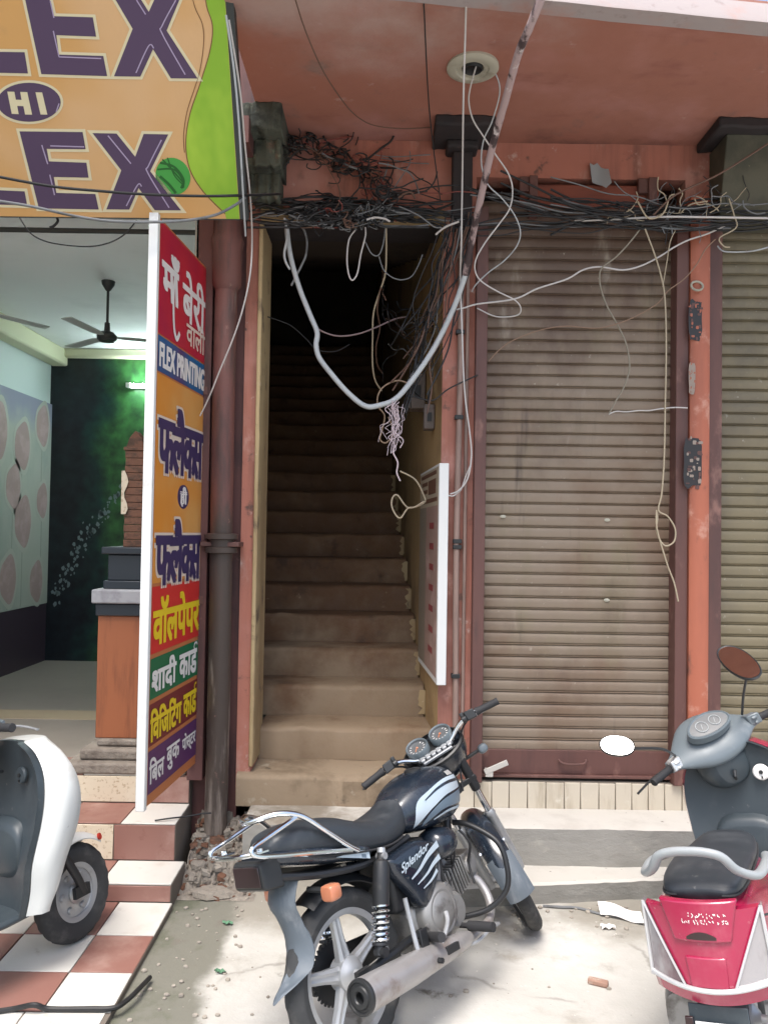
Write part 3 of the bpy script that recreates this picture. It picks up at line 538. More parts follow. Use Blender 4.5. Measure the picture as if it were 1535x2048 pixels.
# carved display pillar on a plinth
t = thing('display_pillar', 'orange pillar with a grey cap, dark box and carved brick tower behind the sign', 'pillar', (-1.42, 4.3, .43))
def px_x(px, d): return P(px, 1100, d).x
mb = MB(); mb.box(-1.63, -1.0, 4.10, 4.75, .430, .487); mb.box(-1.57, -1.0, 4.15, 4.70, .489, .545); mb.box(-1.5, -1.0, 4.2, 4.66, .547, .585)
build('plinth', mb, m_rubble, t, bevel=.012)
mb = MB(); mb.box(-1.515, -1.29, 4.22, 4.6, .585, 1.235); build('shaft', mb, m_pedo, t, bevel=.006)
mb = MB(); mb.box(-1.27, -1.0, 4.27, 4.6, .585, 1.235); build('side_panel', mb, m_brickt, t, bevel=.004)
mb = MB(); mb.box(-1.525, -1.0, 4.20, 4.62, 1.235, 1.30, 1); mb.box(-1.54, -1.0, 4.18, 4.64, 1.302, 1.375, 0); build('cap', mb, [m_greycap, m_navy], t, bevel=.008)
mb = MB(); mb.box(-1.50, -1.0, 4.24, 4.6, 1.375, 1.42); mb.box(-1.48, -1.0, 4.25, 4.58, 1.42, 1.56); mb.box(-1.51, -1.0, 4.23, 4.6, 1.562, 1.60); build('box', mb, m_navy, t, bevel=.006)
mb = MB(); z = 1.60
for i in range(13): w = .052 - .003 * (i % 2); mb.box(-1.385 - w, -1.385 + w, 4.36, 4.46, z, z + .039); z += .041
mb.box(-1.385 - .06, -1.385 + .06, 4.355, 4.465, z, z + .02); mb.loft([[(-1.385 - a, 4.37, z + .02 + h), (-1.385 + a, 4.37, z + .02 + h), (-1.385 + a, 4.45, z + .02 + h), (-1.385 - a, 4.45, z + .02 + h)] for a, h in ((.05, 0), (.035, .05), (.004, .09))])
build('tower', mb, m_brickt, t, bevel=.003)
mb = MB(); mb.box(-1.32, -1.02, 4.42, 4.45, 1.6, 2.1); build('back_panel', mb, m_navy, t)
mb = MB(); mb.prism([(-1.425 + .012 * math.sin(i * 1.3), 4.355, 1.78 + i * .03) for i in range(9)] + [(-1.452, 4.355, 2.02), (-1.45, 4.355, 1.78)], (0, -.003, 0)); build('torn_paper', mb, m_tcream, t)

# ------------------------------------------------------------------ leaning flex banner
pa, pb, pc = P(0, 432, 3.55), P(478, 435, 3.55), P(425, 0, 3.06)
BN = (pb - pa).cross(pc - pa).normalized(); BN = BN if BN.y < 0 else -BN
def bp(cx, cy, e=0): return PP(cx / 2.952, cy / 2.952, pa, BN) + BN * e   # zoomed sheet coordinates -> banner plane
T = thing('flex_banner', 'large orange and green banner with purple block lettering over the print shop', 'banner', tuple((pa + pb) / 2))
m_bor = mat('banner_orange', (.64, .35, .12), .42, layers=[((.68, .42, .21), 1.2, .4, .7, 3), ((.45, .27, .12), 3.5, .64, .82, 7)], bump=(1.4, .25, .03, (1, 1, .5))); m_bgr = mat('banner_green', (.25, .46, .03), .45, layers=[((.38, .58, .05), 2, .45, .7, 3, (2, 2, .3))]); m_bpu = mat('banner_purple', (.085, .05, .105), .45); m_bcr = mat('banner_cream', (.72, .64, .42), .45); m_bli = mat('banner_lilac', (.42, .34, .50), .45); m_bln = mat('banner_brown_line', (.20, .09, .03), .5); m_bgd = mat('banner_dark_green', (.015, .12, .02), .45); m_bgm = mat('banner_mid_green', (.06, .34, .06), .45)
left, top = -1000, -330
def bpoly(mb, pts, e, m=0, th=.0006): mb.prism([bp(x, y, e) for x, y in pts], BN * th, m)
mb = MB(); mb.prism([bp(left, 1265), bp(1416, 1293), bp(1330, 0), bp(1300, top), bp(left, top)], BN * -.02); build('sheet', mb, m_bor, T)
mb = MB()
bc = cr([(1205, top), (1215, 0), (1255, 150), (1240, 300), (1180, 500), (1120, 680), (1098, 850), (1122, 1000), (1200, 1130), (1330, 1262)], 6)
bpoly(mb, bc + [(1336, 1291), (1414, 1292), (1329, 0), (1299, top)], .0005); build('green_border', mb, m_bgr, T)
def ribbon(mb, pts, w, e, m=0):
    pts = cr(pts, 6); a = []; b = []
    for i in range(len(pts)):
        p = V(pts[max(i - 1, 0)]); q = V(pts[min(i + 1, len(pts) - 1)]); d = (q - p).normalized(); n = V((-d.y, d.x)); c = V(pts[i])
        a.append(bp(*(c + n * w / 2), e)); b.append(bp(*(c - n * w / 2), e))
    k = len(a); mb.add(a + b, [(i, i + 1, k + i + 1, k + i) for i in range(k - 1)], m)
mb = MB(); ribbon(mb, [(1205, top), (1215, 0), (1255, 150), (1240, 300), (1180, 500), (1120, 680), (1098, 850), (1122, 1000), (1200, 1130), (1330, 1262)], 6, .0018)
ribbon(mb, [(1100, top), (1140, 0), (1195, 140), (1203, 260), (1180, 420), (1150, 520), (1105, 660), (1085, 800), (1090, 900)], 5, .0018); build('border_line', mb, m_bln, T)
EU = [(128, -120), (152, 0), (247, 437), (635, 449), (612, 330), (350, 322), (335, 207), (570, 216), (550, 102), (318, 95), (297, 0), (270, -120)]
XU = [(610, -120), (685, 0), (785, 170), (675, 450), (830, 452), (905, 290), (1010, 462), (1168, 463), (985, 180), (1060, 0), (1110, -120), (960, -120), (912, 0), (880, 70), (836, 0), (765, -120)]
LU = [(-500, -120), (-380, -120), (-330, 300), (148, 308), (168, 433), (-500, 418)]
EL = [(118, 775), (490, 779), (508, 880), (278, 878), (292, 952), (512, 960), (525, 1048), (320, 1044), (335, 1138), (565, 1145), (585, 1236), (232, 1229)]
XL_ = [(548, 785), (690, 788), (800, 925), (850, 790), (995, 793), (888, 1010), (1070, 1241), (915, 1240), (820, 1110), (765, 1236), (630, 1235), (718, 1005)]
LL = [(-480, 765), (-370, 768), (-340, 1108), (148, 1129), (163, 1211), (-480, 1195)]
for pts, nm in ((EU, 'e'), (XU, 'x'), (LU, 'l'), (EL, 'e'), (XL_, 'x'), (LL, 'l')):
    mb = MB(); bpoly(mb, offset_poly(pts, 17), .0012); o = build('letter_outline', mb, m_bcr, T)
    mb = MB(); bpoly(mb, pts, .0026); l = build('letter', mb, m_bpu, o)
mb = MB(); W_ = 7
for pts in ([(300, 5), (322, 105)], [(318, 182), (352, 335)], [(352, 335), (600, 345)], [(805, 430), (880, 270), (910, 285)], [(1095, 440), (960, 200), (960, 150), (1040, 0)], [(808, 0), (862, 85)], [(250, 855), (285, 968)], [(297, 1030), (325, 1150)], [(300, 860), (500, 866)], [(748, 1215), (815, 1090), (838, 1100)], [(1000, 1225), (875, 1020), (880, 975), (955, 825)], [(640, 800), (775, 965)], [(335, 660), (352, 610)]):
    ribbon(mb, pts, W_, .0042)
tag(build('letter_edge_line', mb, m_bli, T), kind='stuff')
def ell(cx, cy, rx, ry, n=40, rot=0): return [(cx + rx * math.cos(t) * math.cos(rot) - ry * math.sin(t) * math.sin(rot), cy + rx * math.cos(t) * math.sin(rot) + ry * math.sin(t) * math.cos(rot)) for t in [2 * PI * i / n for i in range(n)]]
mb = MB(); bpoly(mb, ell(172, 603, 204, 130), .0012); o = build('oval_outline', mb, m_bcr, T)
mb = MB(); bpoly(mb, ell(174, 603, 187, 115), .0026); o = build('oval', mb, m_bpu, o)
mb = MB(); bpoly(mb, [(47, 540), (88, 541), (97, 588), (131, 589), (123, 542), (164, 543), (193, 676), (152, 675), (142, 626), (105, 624), (114, 673), (73, 671)], .0038); bpoly(mb, [(213, 544), (252, 545), (283, 676), (243, 675)], .0038)
build('lettering', mb, m_bcr, T)
mb = MB(); bpoly(mb, ell(1022, 1040, 100, 112, 40, -.5), .0012, 1)
for i, (x, y) in enumerate([(945, 960), (930, 1000), (960, 940), (990, 930)]):
    ribbon(mb, [(x, y), (1030, 985 + 16 * i), (1085, 1060 + 12 * i), (1070, 1110)], 13 - 2 * i, .0024 + .0003 * i, 0)
ribbon(mb, [(945, 1040), (1000, 1090), (1040, 1140)], 16, .0024, 0); build('printed_ball', mb, [m_bgd, m_bgm], T)
mb = MB(); e0, e1 = bp(1416, 1293), bp(1300, top)
mb.prism([e0, e1, e1 + V((.035, .01, 0)), e0 + V((.035, .01, 0))], BN * -.05); mb.prism([bp(left, 1265), bp(1416, 1293), bp(1416, 1300), bp(left, 1272)], BN * -.05); build('frame', mb, m_rod, T)

# ------------------------------------------------------------------ projecting sign
n0, n1, f0 = P(309, 430, 3.39), P(287, 1620, 3.39), P(414, 546, 4.08)
SX = V((0, 1, 0)); sw = .70; z1s, z0s = 3.062, .508; xs0, xs1 = P(300, 1000, 3.39).x, P(402, 1000, 4.08).x
def sp_(u, v, e=0):                        # u 0 = street edge .. 1 = wall edge ; v 0 top .. 1 bottom ; face looks to +x
    return V((xs0 + (xs1 - xs0) * u + .006 + e, 3.39 + .69 * u, z1s + (z0s - z1s) * v))
T = thing('projecting_sign', 'tall narrow red, orange and green sign standing out from the wall beside the drain pipe', 'sign', (-1.0, 3.75, .5))
mb = MB(); a, b = sp_(0, 0), sp_(1, 1)
mb.loft([[sp_(u, 0, .0), sp_(u, 1, .0), sp_(u, 1, -.03), sp_(u, 0, -.03)] for u in (.03, 1)]); build('panel', mb, mat('sign_orange_edge', (.50, .17, .06), .5), T)
mb = MB(); mb.loft([[sp_(u, -.004, .004), sp_(u, 1.004, .004), sp_(u, 1.004, -.036), sp_(u, -.004, -.036)] for u in (-.012, .028)]); build('edge_strip', mb, m_white, T, bevel=.003)
m_sred = mat('sign_red', (.50, .018, .035), .45, layers=[((.40, .012, .05), 2, .4, .7, 3)]); m_sblu = mat('sign_blue', (.01, .12, .28), .45, layers=[((.10, .02, .10), 1.5, .45, .75, 3)]); m_sor = mat('sign_orange', (.66, .25, .035), .45, layers=[((.66, .34, .10), 1.4, .45, .7, 3)]); m_sgr = mat('sign_green', (.01, .14, .055), .45); m_sbr = mat('sign_brown_red', (.18, .025, .025), .45); m_spu = mat('sign_purple', (.10, .03, .11), .45); m_sred2 = mat('sign_scarlet', (.60, .03, .025), .45)
m_swh = mat('sign_white', (.78, .75, .72), .45); m_sye = mat('sign_yellow', (.80, .58, .02), .45); m_sdp = mat('sign_deep_violet', (.045, .03, .10), .45); m_scr = mat('sign_pale_outline', (.72, .60, .50), .45)
def band(name, v0, v1, m, u0=.045, u1=.985):
    q = MB(); q.prism([sp_(u0, v0, .001), sp_(u1, v0, .001), sp_(u1, v1, .001), sp_(u0, v1, .001)], (.0008, 0, 0)); return build(name, q, m, T)
def letters(s, rect, m, parent, e=.004, off=.0, shear=0., name='lettering'):
    q = MB(); k = 0; b_ = off * .35
    for du in (-1, 0, 1):
        for dv in (-.5, .5): add_text(q, s, lambda u, v: sp_(u + du * b_, v + dv * b_ * .5, e + k * .00012), rect, 0, 0, shear); k += 1
    q.m = q.m; return build(name, q, m, parent, fixn=False)
bd = band('red_band', .004, .197, m_sred)
letters('माँ', (.08, .38, .045, .128), m_swh, bd, off=.03, shear=-.15); letters('बेरी', (.47, .95, .048, .140), m_swh, bd, off=.022); letters('वाली', (.56, .96, .128, .182), m_scr, bd, off=.01)
q = MB()
def srib(q, pts, w, e=.0045, wv=None):     # stroke on the sign
    pts = cr(pts, 6); a = []; b = []
    for i in range(len(pts)):
        p = V(pts[max(i - 1, 0)]); r = V(pts[min(i + 1, len(pts) - 1)]); d = V(((r - p).x * .69, (r - p).y * 2.55)); d = d.normalized(); c = V(pts[i])
        a.append(sp_(c.x - d.y * w / .69, c.y + d.x * w / 2.55, e)); b.append(sp_(c.x + d.y * w / .69, c.y - d.x * w / 2.55, e))
    k = len(a); q.add(a + b, [(i, i + 1, k + i + 1, k + i) for i in range(k - 1)], 0)
srib(q, [(.31, .075), (.29, .11), (.295, .145), (.32, .175), (.37, .187), (.42, .172)], .012)
build('letter_tail', q, m_swh, bd, fixn=False)
bd = band('blue_band', .2, .262, m_sblu); letters('FLEX PRINTING', (.07, .97, .212, .252), m_swh, bd, off=.02)
bd = band('orange_band', .266, .626, m_sor)
for v in (.345, .548):
    # the word is set as फलै + क (its hook under the next letter) + स, outlined pale
    for off, m, e in ((.10, m_scr, .0030), (.045, m_sdp, .0050)):
        w = None
        for s, u0, u1 in (('फ', .09, .36), ('लै', .335, .58), ('क', .56, .80), ('स', .735, .955)):
            letters(s, (u0, u1, v - (.03 if s == 'लै' else 0), v + (.086 if v < .4 else .08)), m, bd, e + (0.0003 if s == 'स' else 0), off, name='lettering' if off < .06 else 'letter_outline')
q = MB(); q.prism([sp_(.575 + .115 * math.cos(t), .472 + .0225 * math.sin(t), .002) for t in [i * PI / 16 for i in range(32)]], (.0008, 0, 0)); ov = build('oval', q, m_sdp, bd)
letters('ही', (.51, .64, .455, .489), m_swh, ov, off=.02)
bd = band('scarlet_band', .632, .746, m_sred2); letters('वॉलपेपर', (.07, .965, .652, .732), m_sye, bd, off=.03)
bd = band('green_band', .754, .823, m_sgr); letters('शादी', (.07, .50, .763, .815), m_swh, bd, off=.02); letters('काड', (.57, .93, .770, .813), m_swh, bd, off=.02)
q = MB(); srib(q, [(.90, .773), (.87, .765), (.885, .758), (.92, .757), (.945, .762)], .005); build('vowel_mark', q, m_swh, bd, fixn=False)
bd = band('brown_band', .831, .902, m_sbr); letters('िविजिटंग', (.06, .62, .842, .894), m_sye, bd, off=.02); letters('काड', (.67, .94, .850, .892), m_sye, bd, off=.02)
q = MB(); srib(q, [(.92, .852), (.895, .845), (.91, .838), (.94, .838)], .005); build('vowel_mark', q, m_sye, bd, fixn=False)
bd = band('purple_band', .910, .982, m_spu); letters('िबल', (.06, .31, .924, .966), m_swh, bd, off=.012); letters('बुक', (.36, .60, .926, .968), m_swh, bd, off=.01); letters('पोस्टर', (.66, .94, .924, .962), m_swh, bd, off=.008)
mb = MB(); mb.box(-.985, -.955, 4.05, 4.10, 2.95, 2.99); mb.box(-.985, -.955, 4.05, 4.10, 1.2, 1.24); mb.box(-.985, -.955, 4.05, 4.10, .62, .66); build('hinge', mb, m_rod, T)
# ------------------------------------------------------------------ vehicles
m_tyre = mat('dusty_tyre_rubber', (.035, .036, .037), .85, layers=[((.085, .082, .078), 9, .5, .75, 5)], bump=(60, .3, .002))
m_alloy = mat('dull_alloy', (.42, .43, .44), .42, .55, layers=[((.26, .26, .26), 6, .5, .75, 5)], rvar=.1)
m_chrome = mat('chrome', (.72, .74, .76), .16, 1., rvar=.08)
m_bpaint = mat('blue_black_gloss_paint', (.012, .018, .028), .25, 0, layers=[((.035, .042, .052), 5, .5, .75, 6), ((.10, .10, .095), 26, .66, .78, 4), ((.07, .07, .068), 4, .62, .85, 7)], coat=.5, rvar=.1)
m_decal = mat('silver_blue_decal', (.48, .56, .62), .3, .2); m_decal2 = mat('grey_blue_decal', (.14, .19, .24), .35, .2)
m_seat = mat('charcoal_seat_vinyl', (.028, .033, .039), .45, layers=[((.065, .07, .076), 5, .5, .75, 7), ((.12, .12, .115), 30, .68, .8, 3)], bump=(120, .2, .001))
m_frame = mat('black_frame_paint', (.016, .017, .019), .45, layers=[((.06, .055, .05), 12, .6, .8, 5)])
m_engine = mat('cast_engine_metal', (.30, .295, .285), .5, .6, layers=[((.12, .11, .10), 9, .48, .7, 6)], bump=(40, .3, .002))
m_muf = mat('heat_stained_muffler', (.40, .385, .38), .42, .55, layers=[((.23, .17, .14), 6, .52, .75, 6), ((.52, .5, .5), 14, .6, .8)], rvar=.12)
m_rubber = mat('black_rubber', (.022, .022, .024), .75)
m_flap = mat('scuffed_grey_plastic', (.10, .12, .14), .55, layers=[((.20, .22, .24), 6, .5, .75, 5, (2, 2, .6))], rvar=.1)
m_amber = mat('amber_lens', (.46, .17, .09), .35, layers=[((.5, .3, .22), 12, .5, .75)], coat=.3); m_redl = mat('dark_red_lens', (.03, .015, .015), .3, coat=.3)
m_dial = mat('gauge_face', (.10, .105, .11), .35, coat=.4)
m_greyp = mat('grey_headset_plastic', (.13, .155, .17), .4, layers=[((.19, .21, .22), 9, .55, .8, 5)], rvar=.08)
m_slate = mat('slate_inner_plastic', (.04, .052, .06), .42, layers=[((.085, .095, .10), 3.5, .5, .75, 7), ((.15, .15, .145), 30, .68, .8, 3)], rvar=.08)
m_mag = mat('magenta_gloss_paint', (.33, .008, .05), .22, layers=[((.40, .07, .11), 5, .52, .78, 7), ((.45, .25, .26), 28, .68, .8, 3)], coat=.9, rvar=.05)
m_wpaint = mat('white_gloss_paint', (.62, .63, .61), .35, layers=[((.46, .45, .42), 4, .52, .8, 7), ((.30, .28, .25), 26, .66, .78, 4)], coat=.4)
m_lens = mat('clear_grey_lens', (.36, .34, .34), .14, .25, layers=[((.16, .10, .11), 6, .45, .68, 5, (1, 1, .5)), ((.55, .53, .53), 9, .58, .7, 4, (1, 1, .4))], bump=(70, .3, .002), coat=.7); m_silver = mat('silver_trim', (.62, .62, .62), .3, .5)
m_railg = mat('pale_grey_rail', (.30, .32, .325), .4, layers=[((.32, .33, .33), 8, .5, .75, 5)], rvar=.08)
m_mirror = mat('mirror_glass', (.9, .9, .9), .02, 1.)

def wheel(prefix_parent, c, Rt, w, rr_, label=None, spokes=5, disc=False, fn=None, knob=.0045, hubr=.062):
    c = V(c); h = w / 2
    prof = [(rr_ - .004, -h * .62), (rr_ + .012, -h * .86), (rr_ + (Rt - rr_) * .45, -h), (Rt - .022, -h * .9), (Rt - .008, -h * .62), (Rt - .001, -h * .3), (Rt, 0), (Rt - .001, h * .3), (Rt - .008, h * .62), (Rt - .022, h * .9), (rr_ + (Rt - rr_) * .45, h), (rr_ + .012, h * .86), (rr_ - .004, h * .62)]
    def mod(i, j):
        if j in (3, 9): return -knob if (i % 4) in (0, 1) else 0
        if j in (4, 8): return -knob if ((i + (2 if j == 8 else 0)) % 4) in (0, 1) else 0
        if j in (5, 7): return -knob if ((i + 1) % 4) in (0,) else 0
        return 0
    q = MB(); q.lathe(c, (0, 1, 0), prof, 96, mod=mod)
    if fn: q.xf(fn)
    tyre = build('tyre', q, m_tyre, prefix_parent, True, sharp=28)
    q = MB(); q.lathe(c, (0, 1, 0), [(rr_ + .006, -h * .66), (rr_ + .006, -h * .58), (rr_ - .012, -h * .5), (rr_ - .018, 0), (rr_ - .012, h * .5), (rr_ + .006, h * .58), (rr_ + .006, h * .66), (rr_ - .006, h * .66), (rr_ - .024, h * .52), (rr_ - .026, 0), (rr_ - .024, -h * .52), (rr_ - .006, -h * .66)], 64, closed=True)
    if disc:
        q.lathe(c, (0, 1, 0), [(0, -h * .55), (rr_ * .35, -h * .55), (rr_ * .5, -h * .3), (rr_ * .8, -h * .35), (rr_ - .02, -h * .5), (rr_ - .02, h * .5), (rr_ * .8, h * .35), (rr_ * .5, h * .3), (rr_ * .35, h * .55), (0, h * .55)], 40)
        for i in range(6):
            a = i * PI / 3; d = V((math.cos(a), 0, math.sin(a))); q.lathe(c + d * rr_ * .62 + V((0, -h * .36, 0)), (0, -1, 0), [(.016, 0), (.012, .008), (0, .009)], 10)
    else:
        for i in range(spokes):
            a = PI / 2 + i * 2 * PI / spokes + .06; d = V((math.cos(a), 0, math.sin(a))); u = V((-d.z, 0, d.x)); y = V((0, 1, 0))
            def ring(r, hw, hh): return [c + d * r + u * hw * sx + y * hh * sy for sx, sy in ((-1, -.6), (-.55, -1), (-.25, -.75), (.25, -.75), (.55, -1), (1, -.6), (1, .6), (.55, 1), (-.55, 1), (-1, .6))]
            q.loft([ring(hubr * .8, .030, .022), ring(rr_ * .55, .022, .017), ring(rr_ - .03, .020, .016), ring(rr_ - .012, .026, .018)])
    if fn: q.xf(fn)
    build('rim', q, m_alloy, tyre, True, sharp=40)
    q = MB(); q.lathe(c, (0, 1, 0), [(0, -h - .03), (.016, -h - .03), (.018, -h - .012), (hubr * .55, -h - .008), (hubr * .75, -h + .002), (hubr, -h + .012), (hubr * .95, 0), (hubr, h - .012), (hubr * .7, h), (.018, h + .01), (.016, h + .03), (0, h + .03)], 28)
    if fn: q.xf(fn)
    build('hub', q, m_alloy, tyre, True)
    return tyre
def arcring(c, r, a, hw, drop, th, k=8):
    """one cross ring of a mudguard at angle a over centre c"""
    d = V((math.cos(a), 0, math.sin(a))); out = []; inn = []
    for i in range(k + 1):
        t = -1 + 2 * i / k; y = hw * t; e = -drop * abs(t) ** 2.6
        out.append(V(c) + d * (r + e) + V((0, y, 0))); inn.append(V(c) + d * (r + e - th) + V((0, y * .96, 0)))
    return out + list(reversed(inn))
def sec(x, hw, z0, z1, n=22, ex=2.4):
    zc, hz = (z0 + z1) / 2, (z1 - z0) / 2; o = []
    for i in range(n):
        t = 2 * PI * i / n; cs, sn = math.cos(t), math.sin(t)
        o.append((x, hw * math.copysign(abs(cs) ** (2 / ex), cs), zc + hz * math.copysign(abs(sn) ** (2 / ex), sn)))
    return o
def body(secs, n=22, ex=2.4, sub=4): return [sec(*s, n=n, ex=ex) for s in cr(secs, sub)]

# ============================================================ motorcycle
BL = (-.041, 2.60, -.008); LEAN = R(17.2); HEAD = R(50.6)
K = thing('motorcycle', 'black motorcycle leaning on its stand in front of the dark staircase', 'motorcycle', BL, (-LEAN, 0, HEAD), .866)
RAKE = R(26.5); AXS = V((-math.sin(RAKE), 0, math.cos(RAKE))); A0 = V((1.325, 0, 0)); STE = Matrix.Rotation(R(46.5), 3, AXS)
def stf(v): return A0 + STE @ (v - A0)
RC = V((0, 0, .30)); FC = V((1.235, 0, .30))
def kp(name, q, m, parent=None, **kw): return build(name, q, m, parent or K, True, **kw)
def tl_(v): return V((v.x, v.y, v.z + .038 * max(0, (.32 - v.x) / .65)))
t = thing('rear_wheel', None, None); t.parent = K; W[t.name] = W[K.name]
rw = wheel(K, RC, .302, .085, .228); rw.name = 'rear_wheel'
bpy.data.objects.remove(t)
q = MB(); r0 = .105
q.prism([(RC.x + (r0 + (.012 if i % 4 < 2 else 0)) * math.cos(i * 2 * PI / 144), .066, RC.z + (r0 + (.012 if i % 4 < 2 else 0)) * math.sin(i * 2 * PI / 144)) for i in range(144)], (0, .008, 0)); build('sprocket', q, m_frame, rw, True)
fw = wheel(K, FC, .300, .075, .228, fn=stf); fw.name = 'front_wheel'
# frame, swingarm
q = MB(); q.tube(cr([(.86, 0, .80), (.80, 0, .62), (.74, 0, .42), (.70, 0, .30)], 5), .021, 10)
q.tube(cr([(.86, 0, .84), (.60, 0, .74), (.40, .0, .68)], 4), .024, 10)
for s in (-1, 1): q.tube(cr([(.42, s * .08, .68), (.15, s * .10, .66), (-.1, s * .09, .69), (-.30, s * .07, .74)], 4), .014, 8); q.tube(cr([(.40, s * .09, .66), (.42, s * .10, .45), (.46, s * .09, .26)], 4), .016, 8)
kp('frame', q, m_frame)
q = MB()
for s in (-1, 1): q.tube([(.46, s * .10, .32), (.25, s * .105, .32), (-.03, s * .105, .30)], [.02, .018, .016], 8); q.box(-.05, .02, s * .105 - .012, s * .105 + .012, .28, .325)
kp('swingarm', q, m_frame)
# chain case on the far side
q = MB(); q.loft([[(x, .085, .30 - h), (x, .085, .30 + h), (x, .105, .30 + h), (x, .105, .30 - h)] for x, h in ((-.1, .05), (0, .075), (.3, .05), (.46, .06))]); kp('chain_case', q, m_frame, bevel=.006)
# shocks
for s in (-1, 1):
    a, b = V((.166, s * .145, .675)), V((.055, s * .145, .36)); d = (b - a)
    q = MB(); q.lathe(a, d, [(0, -.012), (.018, -.012), (.018, .012), (.03, .02), (.034, .05), (.034, .17), (.031, .178), (0, .178)], 20); sh = kp('shock_absorber', q, m_frame)
    q = MB(); q.lathe(a, d, [(0, -.03), (.016, -.03), (.018, -.012), (0, -.01)], 14); q.lathe(a, V((0, s, 0)), [(0, -.02), (.014, -.02), (.014, .022), (0, .022)], 12); build('top_mount', q, m_alloy, sh, True)
    q = MB(); u, w = frame_of(d); n_ = 150; dn = d.normalized()
    q.tube([a + dn * (.175 + .125 * i / n_) + (u * math.cos(i / n_ * 2 * PI * 6.5) + w * math.sin(i / n_ * 2 * PI * 6.5)) * .029 for i in range(n_ + 1)], .0062, 7); build('spring', q, m_chrome, sh, True)
    q = MB(); q.lathe(a, d, [(.018, .17), (.018, .30), (.032, .302), (.032, .312), (.02, .315), (.02, .345), (.0, .35)], 16); q.lathe(b, V((0, s, 0)), [(0, -.02), (.018, -.02), (.018, .03), (0, .03)], 12); build('damper', q, m_frame, sh, True)
# engine
q = MB(); q.loft(body([(.33, .07, .25, .40), (.37, .095, .23, .44), (.48, .105, .215, .47), (.60, .10, .22, .455), (.66, .075, .25, .42)], 24, 4)); en = kp('engine', q, m_engine, sharp=30)
q = MB(); q.lathe((.47, -.10, .365), (0, -1, 0), [(.115, -.01), (.115, .02), (.108, .035), (.085, .048), (.075, .046), (.06, .055), (.03, .06), (0, .061)], 36)
q.lathe((.585, -.09, .33), (0, -1, 0), [(.075, 0), (.075, .02), (.062, .035), (.02, .04), (0, .04)], 28)
for i in range(8):
    a = i * PI / 4 + .2; q.lathe((.47 + .106 * math.cos(a), -.125, .365 + .106 * math.sin(a)), (0, -1, 0), [(.009, 0), (.009, .014), (0, .015)], 8)
build('clutch_cover', q, m_engine, en, True)
cd = V((math.cos(R(14)), 0, math.sin(R(14)))); cu_ = V((-cd.z, 0, cd.x)); c0 = V((.62, 0, .40))
q = MB()
for i in range(8): q.obox(c0 + cd * (.02 + .021 * i), (.007, .155 - .004 * abs(i - 3), .135), (cd, V((0, 1, 0)), cu_))
q.obox(c0 + cd * .09, (.19, .10, .09), (cd, V((0, 1, 0)), cu_)); q.obox(c0 + cd * .205, (.07, .13, .12), (cd, V((0, 1, 0)), cu_)); q.lathe(c0 + cd * .21 + V((0, -.06, 0)), (0, -1, 0), [(.045, 0), (.043, .015), (.03, .02), (0, .02)], 20)
build('cylinder', q, m_engine, en, True, bevel=.003)
q = MB(); q.lathe((.60, -.03, .50), V((.2, 0, 1)), [(.03, -.05), (.034, 0), (.034, .04), (.04, .045), (.04, .06), (.02, .075), (0, .075)], 18); q.tube(cr([(.62, 0, .52), (.68, 0, .52), (.72, 0, .47)], 4), .02, 10)
q.obox((.54, -.07, .50), (.05, .04, .06)); q.obox((.50, -.085, .485), (.03, .02, .04)); build('carburettor', q, m_alloy, en, True, bevel=.004)
q = MB(); rr = random.Random(2)
for i in range(7):
    a = V((.45 + .05 * i, -.06 - .05 * rr.random(), .62)); q.tube(cr([a, a + V((rr.uniform(-.05, .05), -.02, -.07)), a + V((rr.uniform(-.04, .08), rr.uniform(-.02, .03), -.16)), a + V((rr.uniform(-.08, .06), 0, -.24))], 5), rr.uniform(.004, .007), 6)
build('hose', q, m_rubber, en, True)
# exhaust
q = MB(); q.tube(cr([(.80, -.02, .41), (.86, -.06, .37), (.85, -.11, .28), (.76, -.145, .225), (.62, -.155, .215), (.50, -.165, .222)], 6), .019, 12); ex = kp('exhaust_pipe', q, m_muf)
a, b = V((.58, -.16, .222)), V((-.155, -.215, .292)); d = b - a; l_ = d.length
q = MB(); q.lathe(a, d, [(.0, 0), (.026, 0), (.036, .05), (.044, .16), (.050, .30), (.0565, .45), (.060, l_ - .02), (.060, l_ - .004), (.054, l_)], 36); mf = build('muffler', q, m_muf, ex, True)
q = MB(); q.lathe(a, d, [(.0595, l_ - .012), (.061, l_), (.058, l_ + .008), (.050, l_ + .009), (.047, l_ + .003), (.040, l_ + .004), (.036, l_ + .010), (.022, l_ + .011), (.018, l_ + .006), (.018, l_ - .02), (0, l_ - .02)], 36); build('end_cap', q, m_black, mf, True)
q = MB(); q.obox(a + d * .42 + V((0, .0, .07)), (.05, .012, .09), (d, V((0, 1, 0)), V((0, 0, 1)))); build('bracket', q, m_frame, mf, True, bevel=.003)
q = MB(); q.lathe(a + d * .42 + V((0, -.052, .0)), (0, -1, 0), [(.011, 0), (.011, .02), (0, .022)], 8); build('bolt', q, m_frame, mf, True)
q = MB(); q.obox(a + d * .26 + V((.0, -.044, .012)), (.09, .016, .03), (d, V((0, 1, 0)), V((0, 0, 1)))); build('heat_plate', q, m_frame, mf, True, bevel=.003)
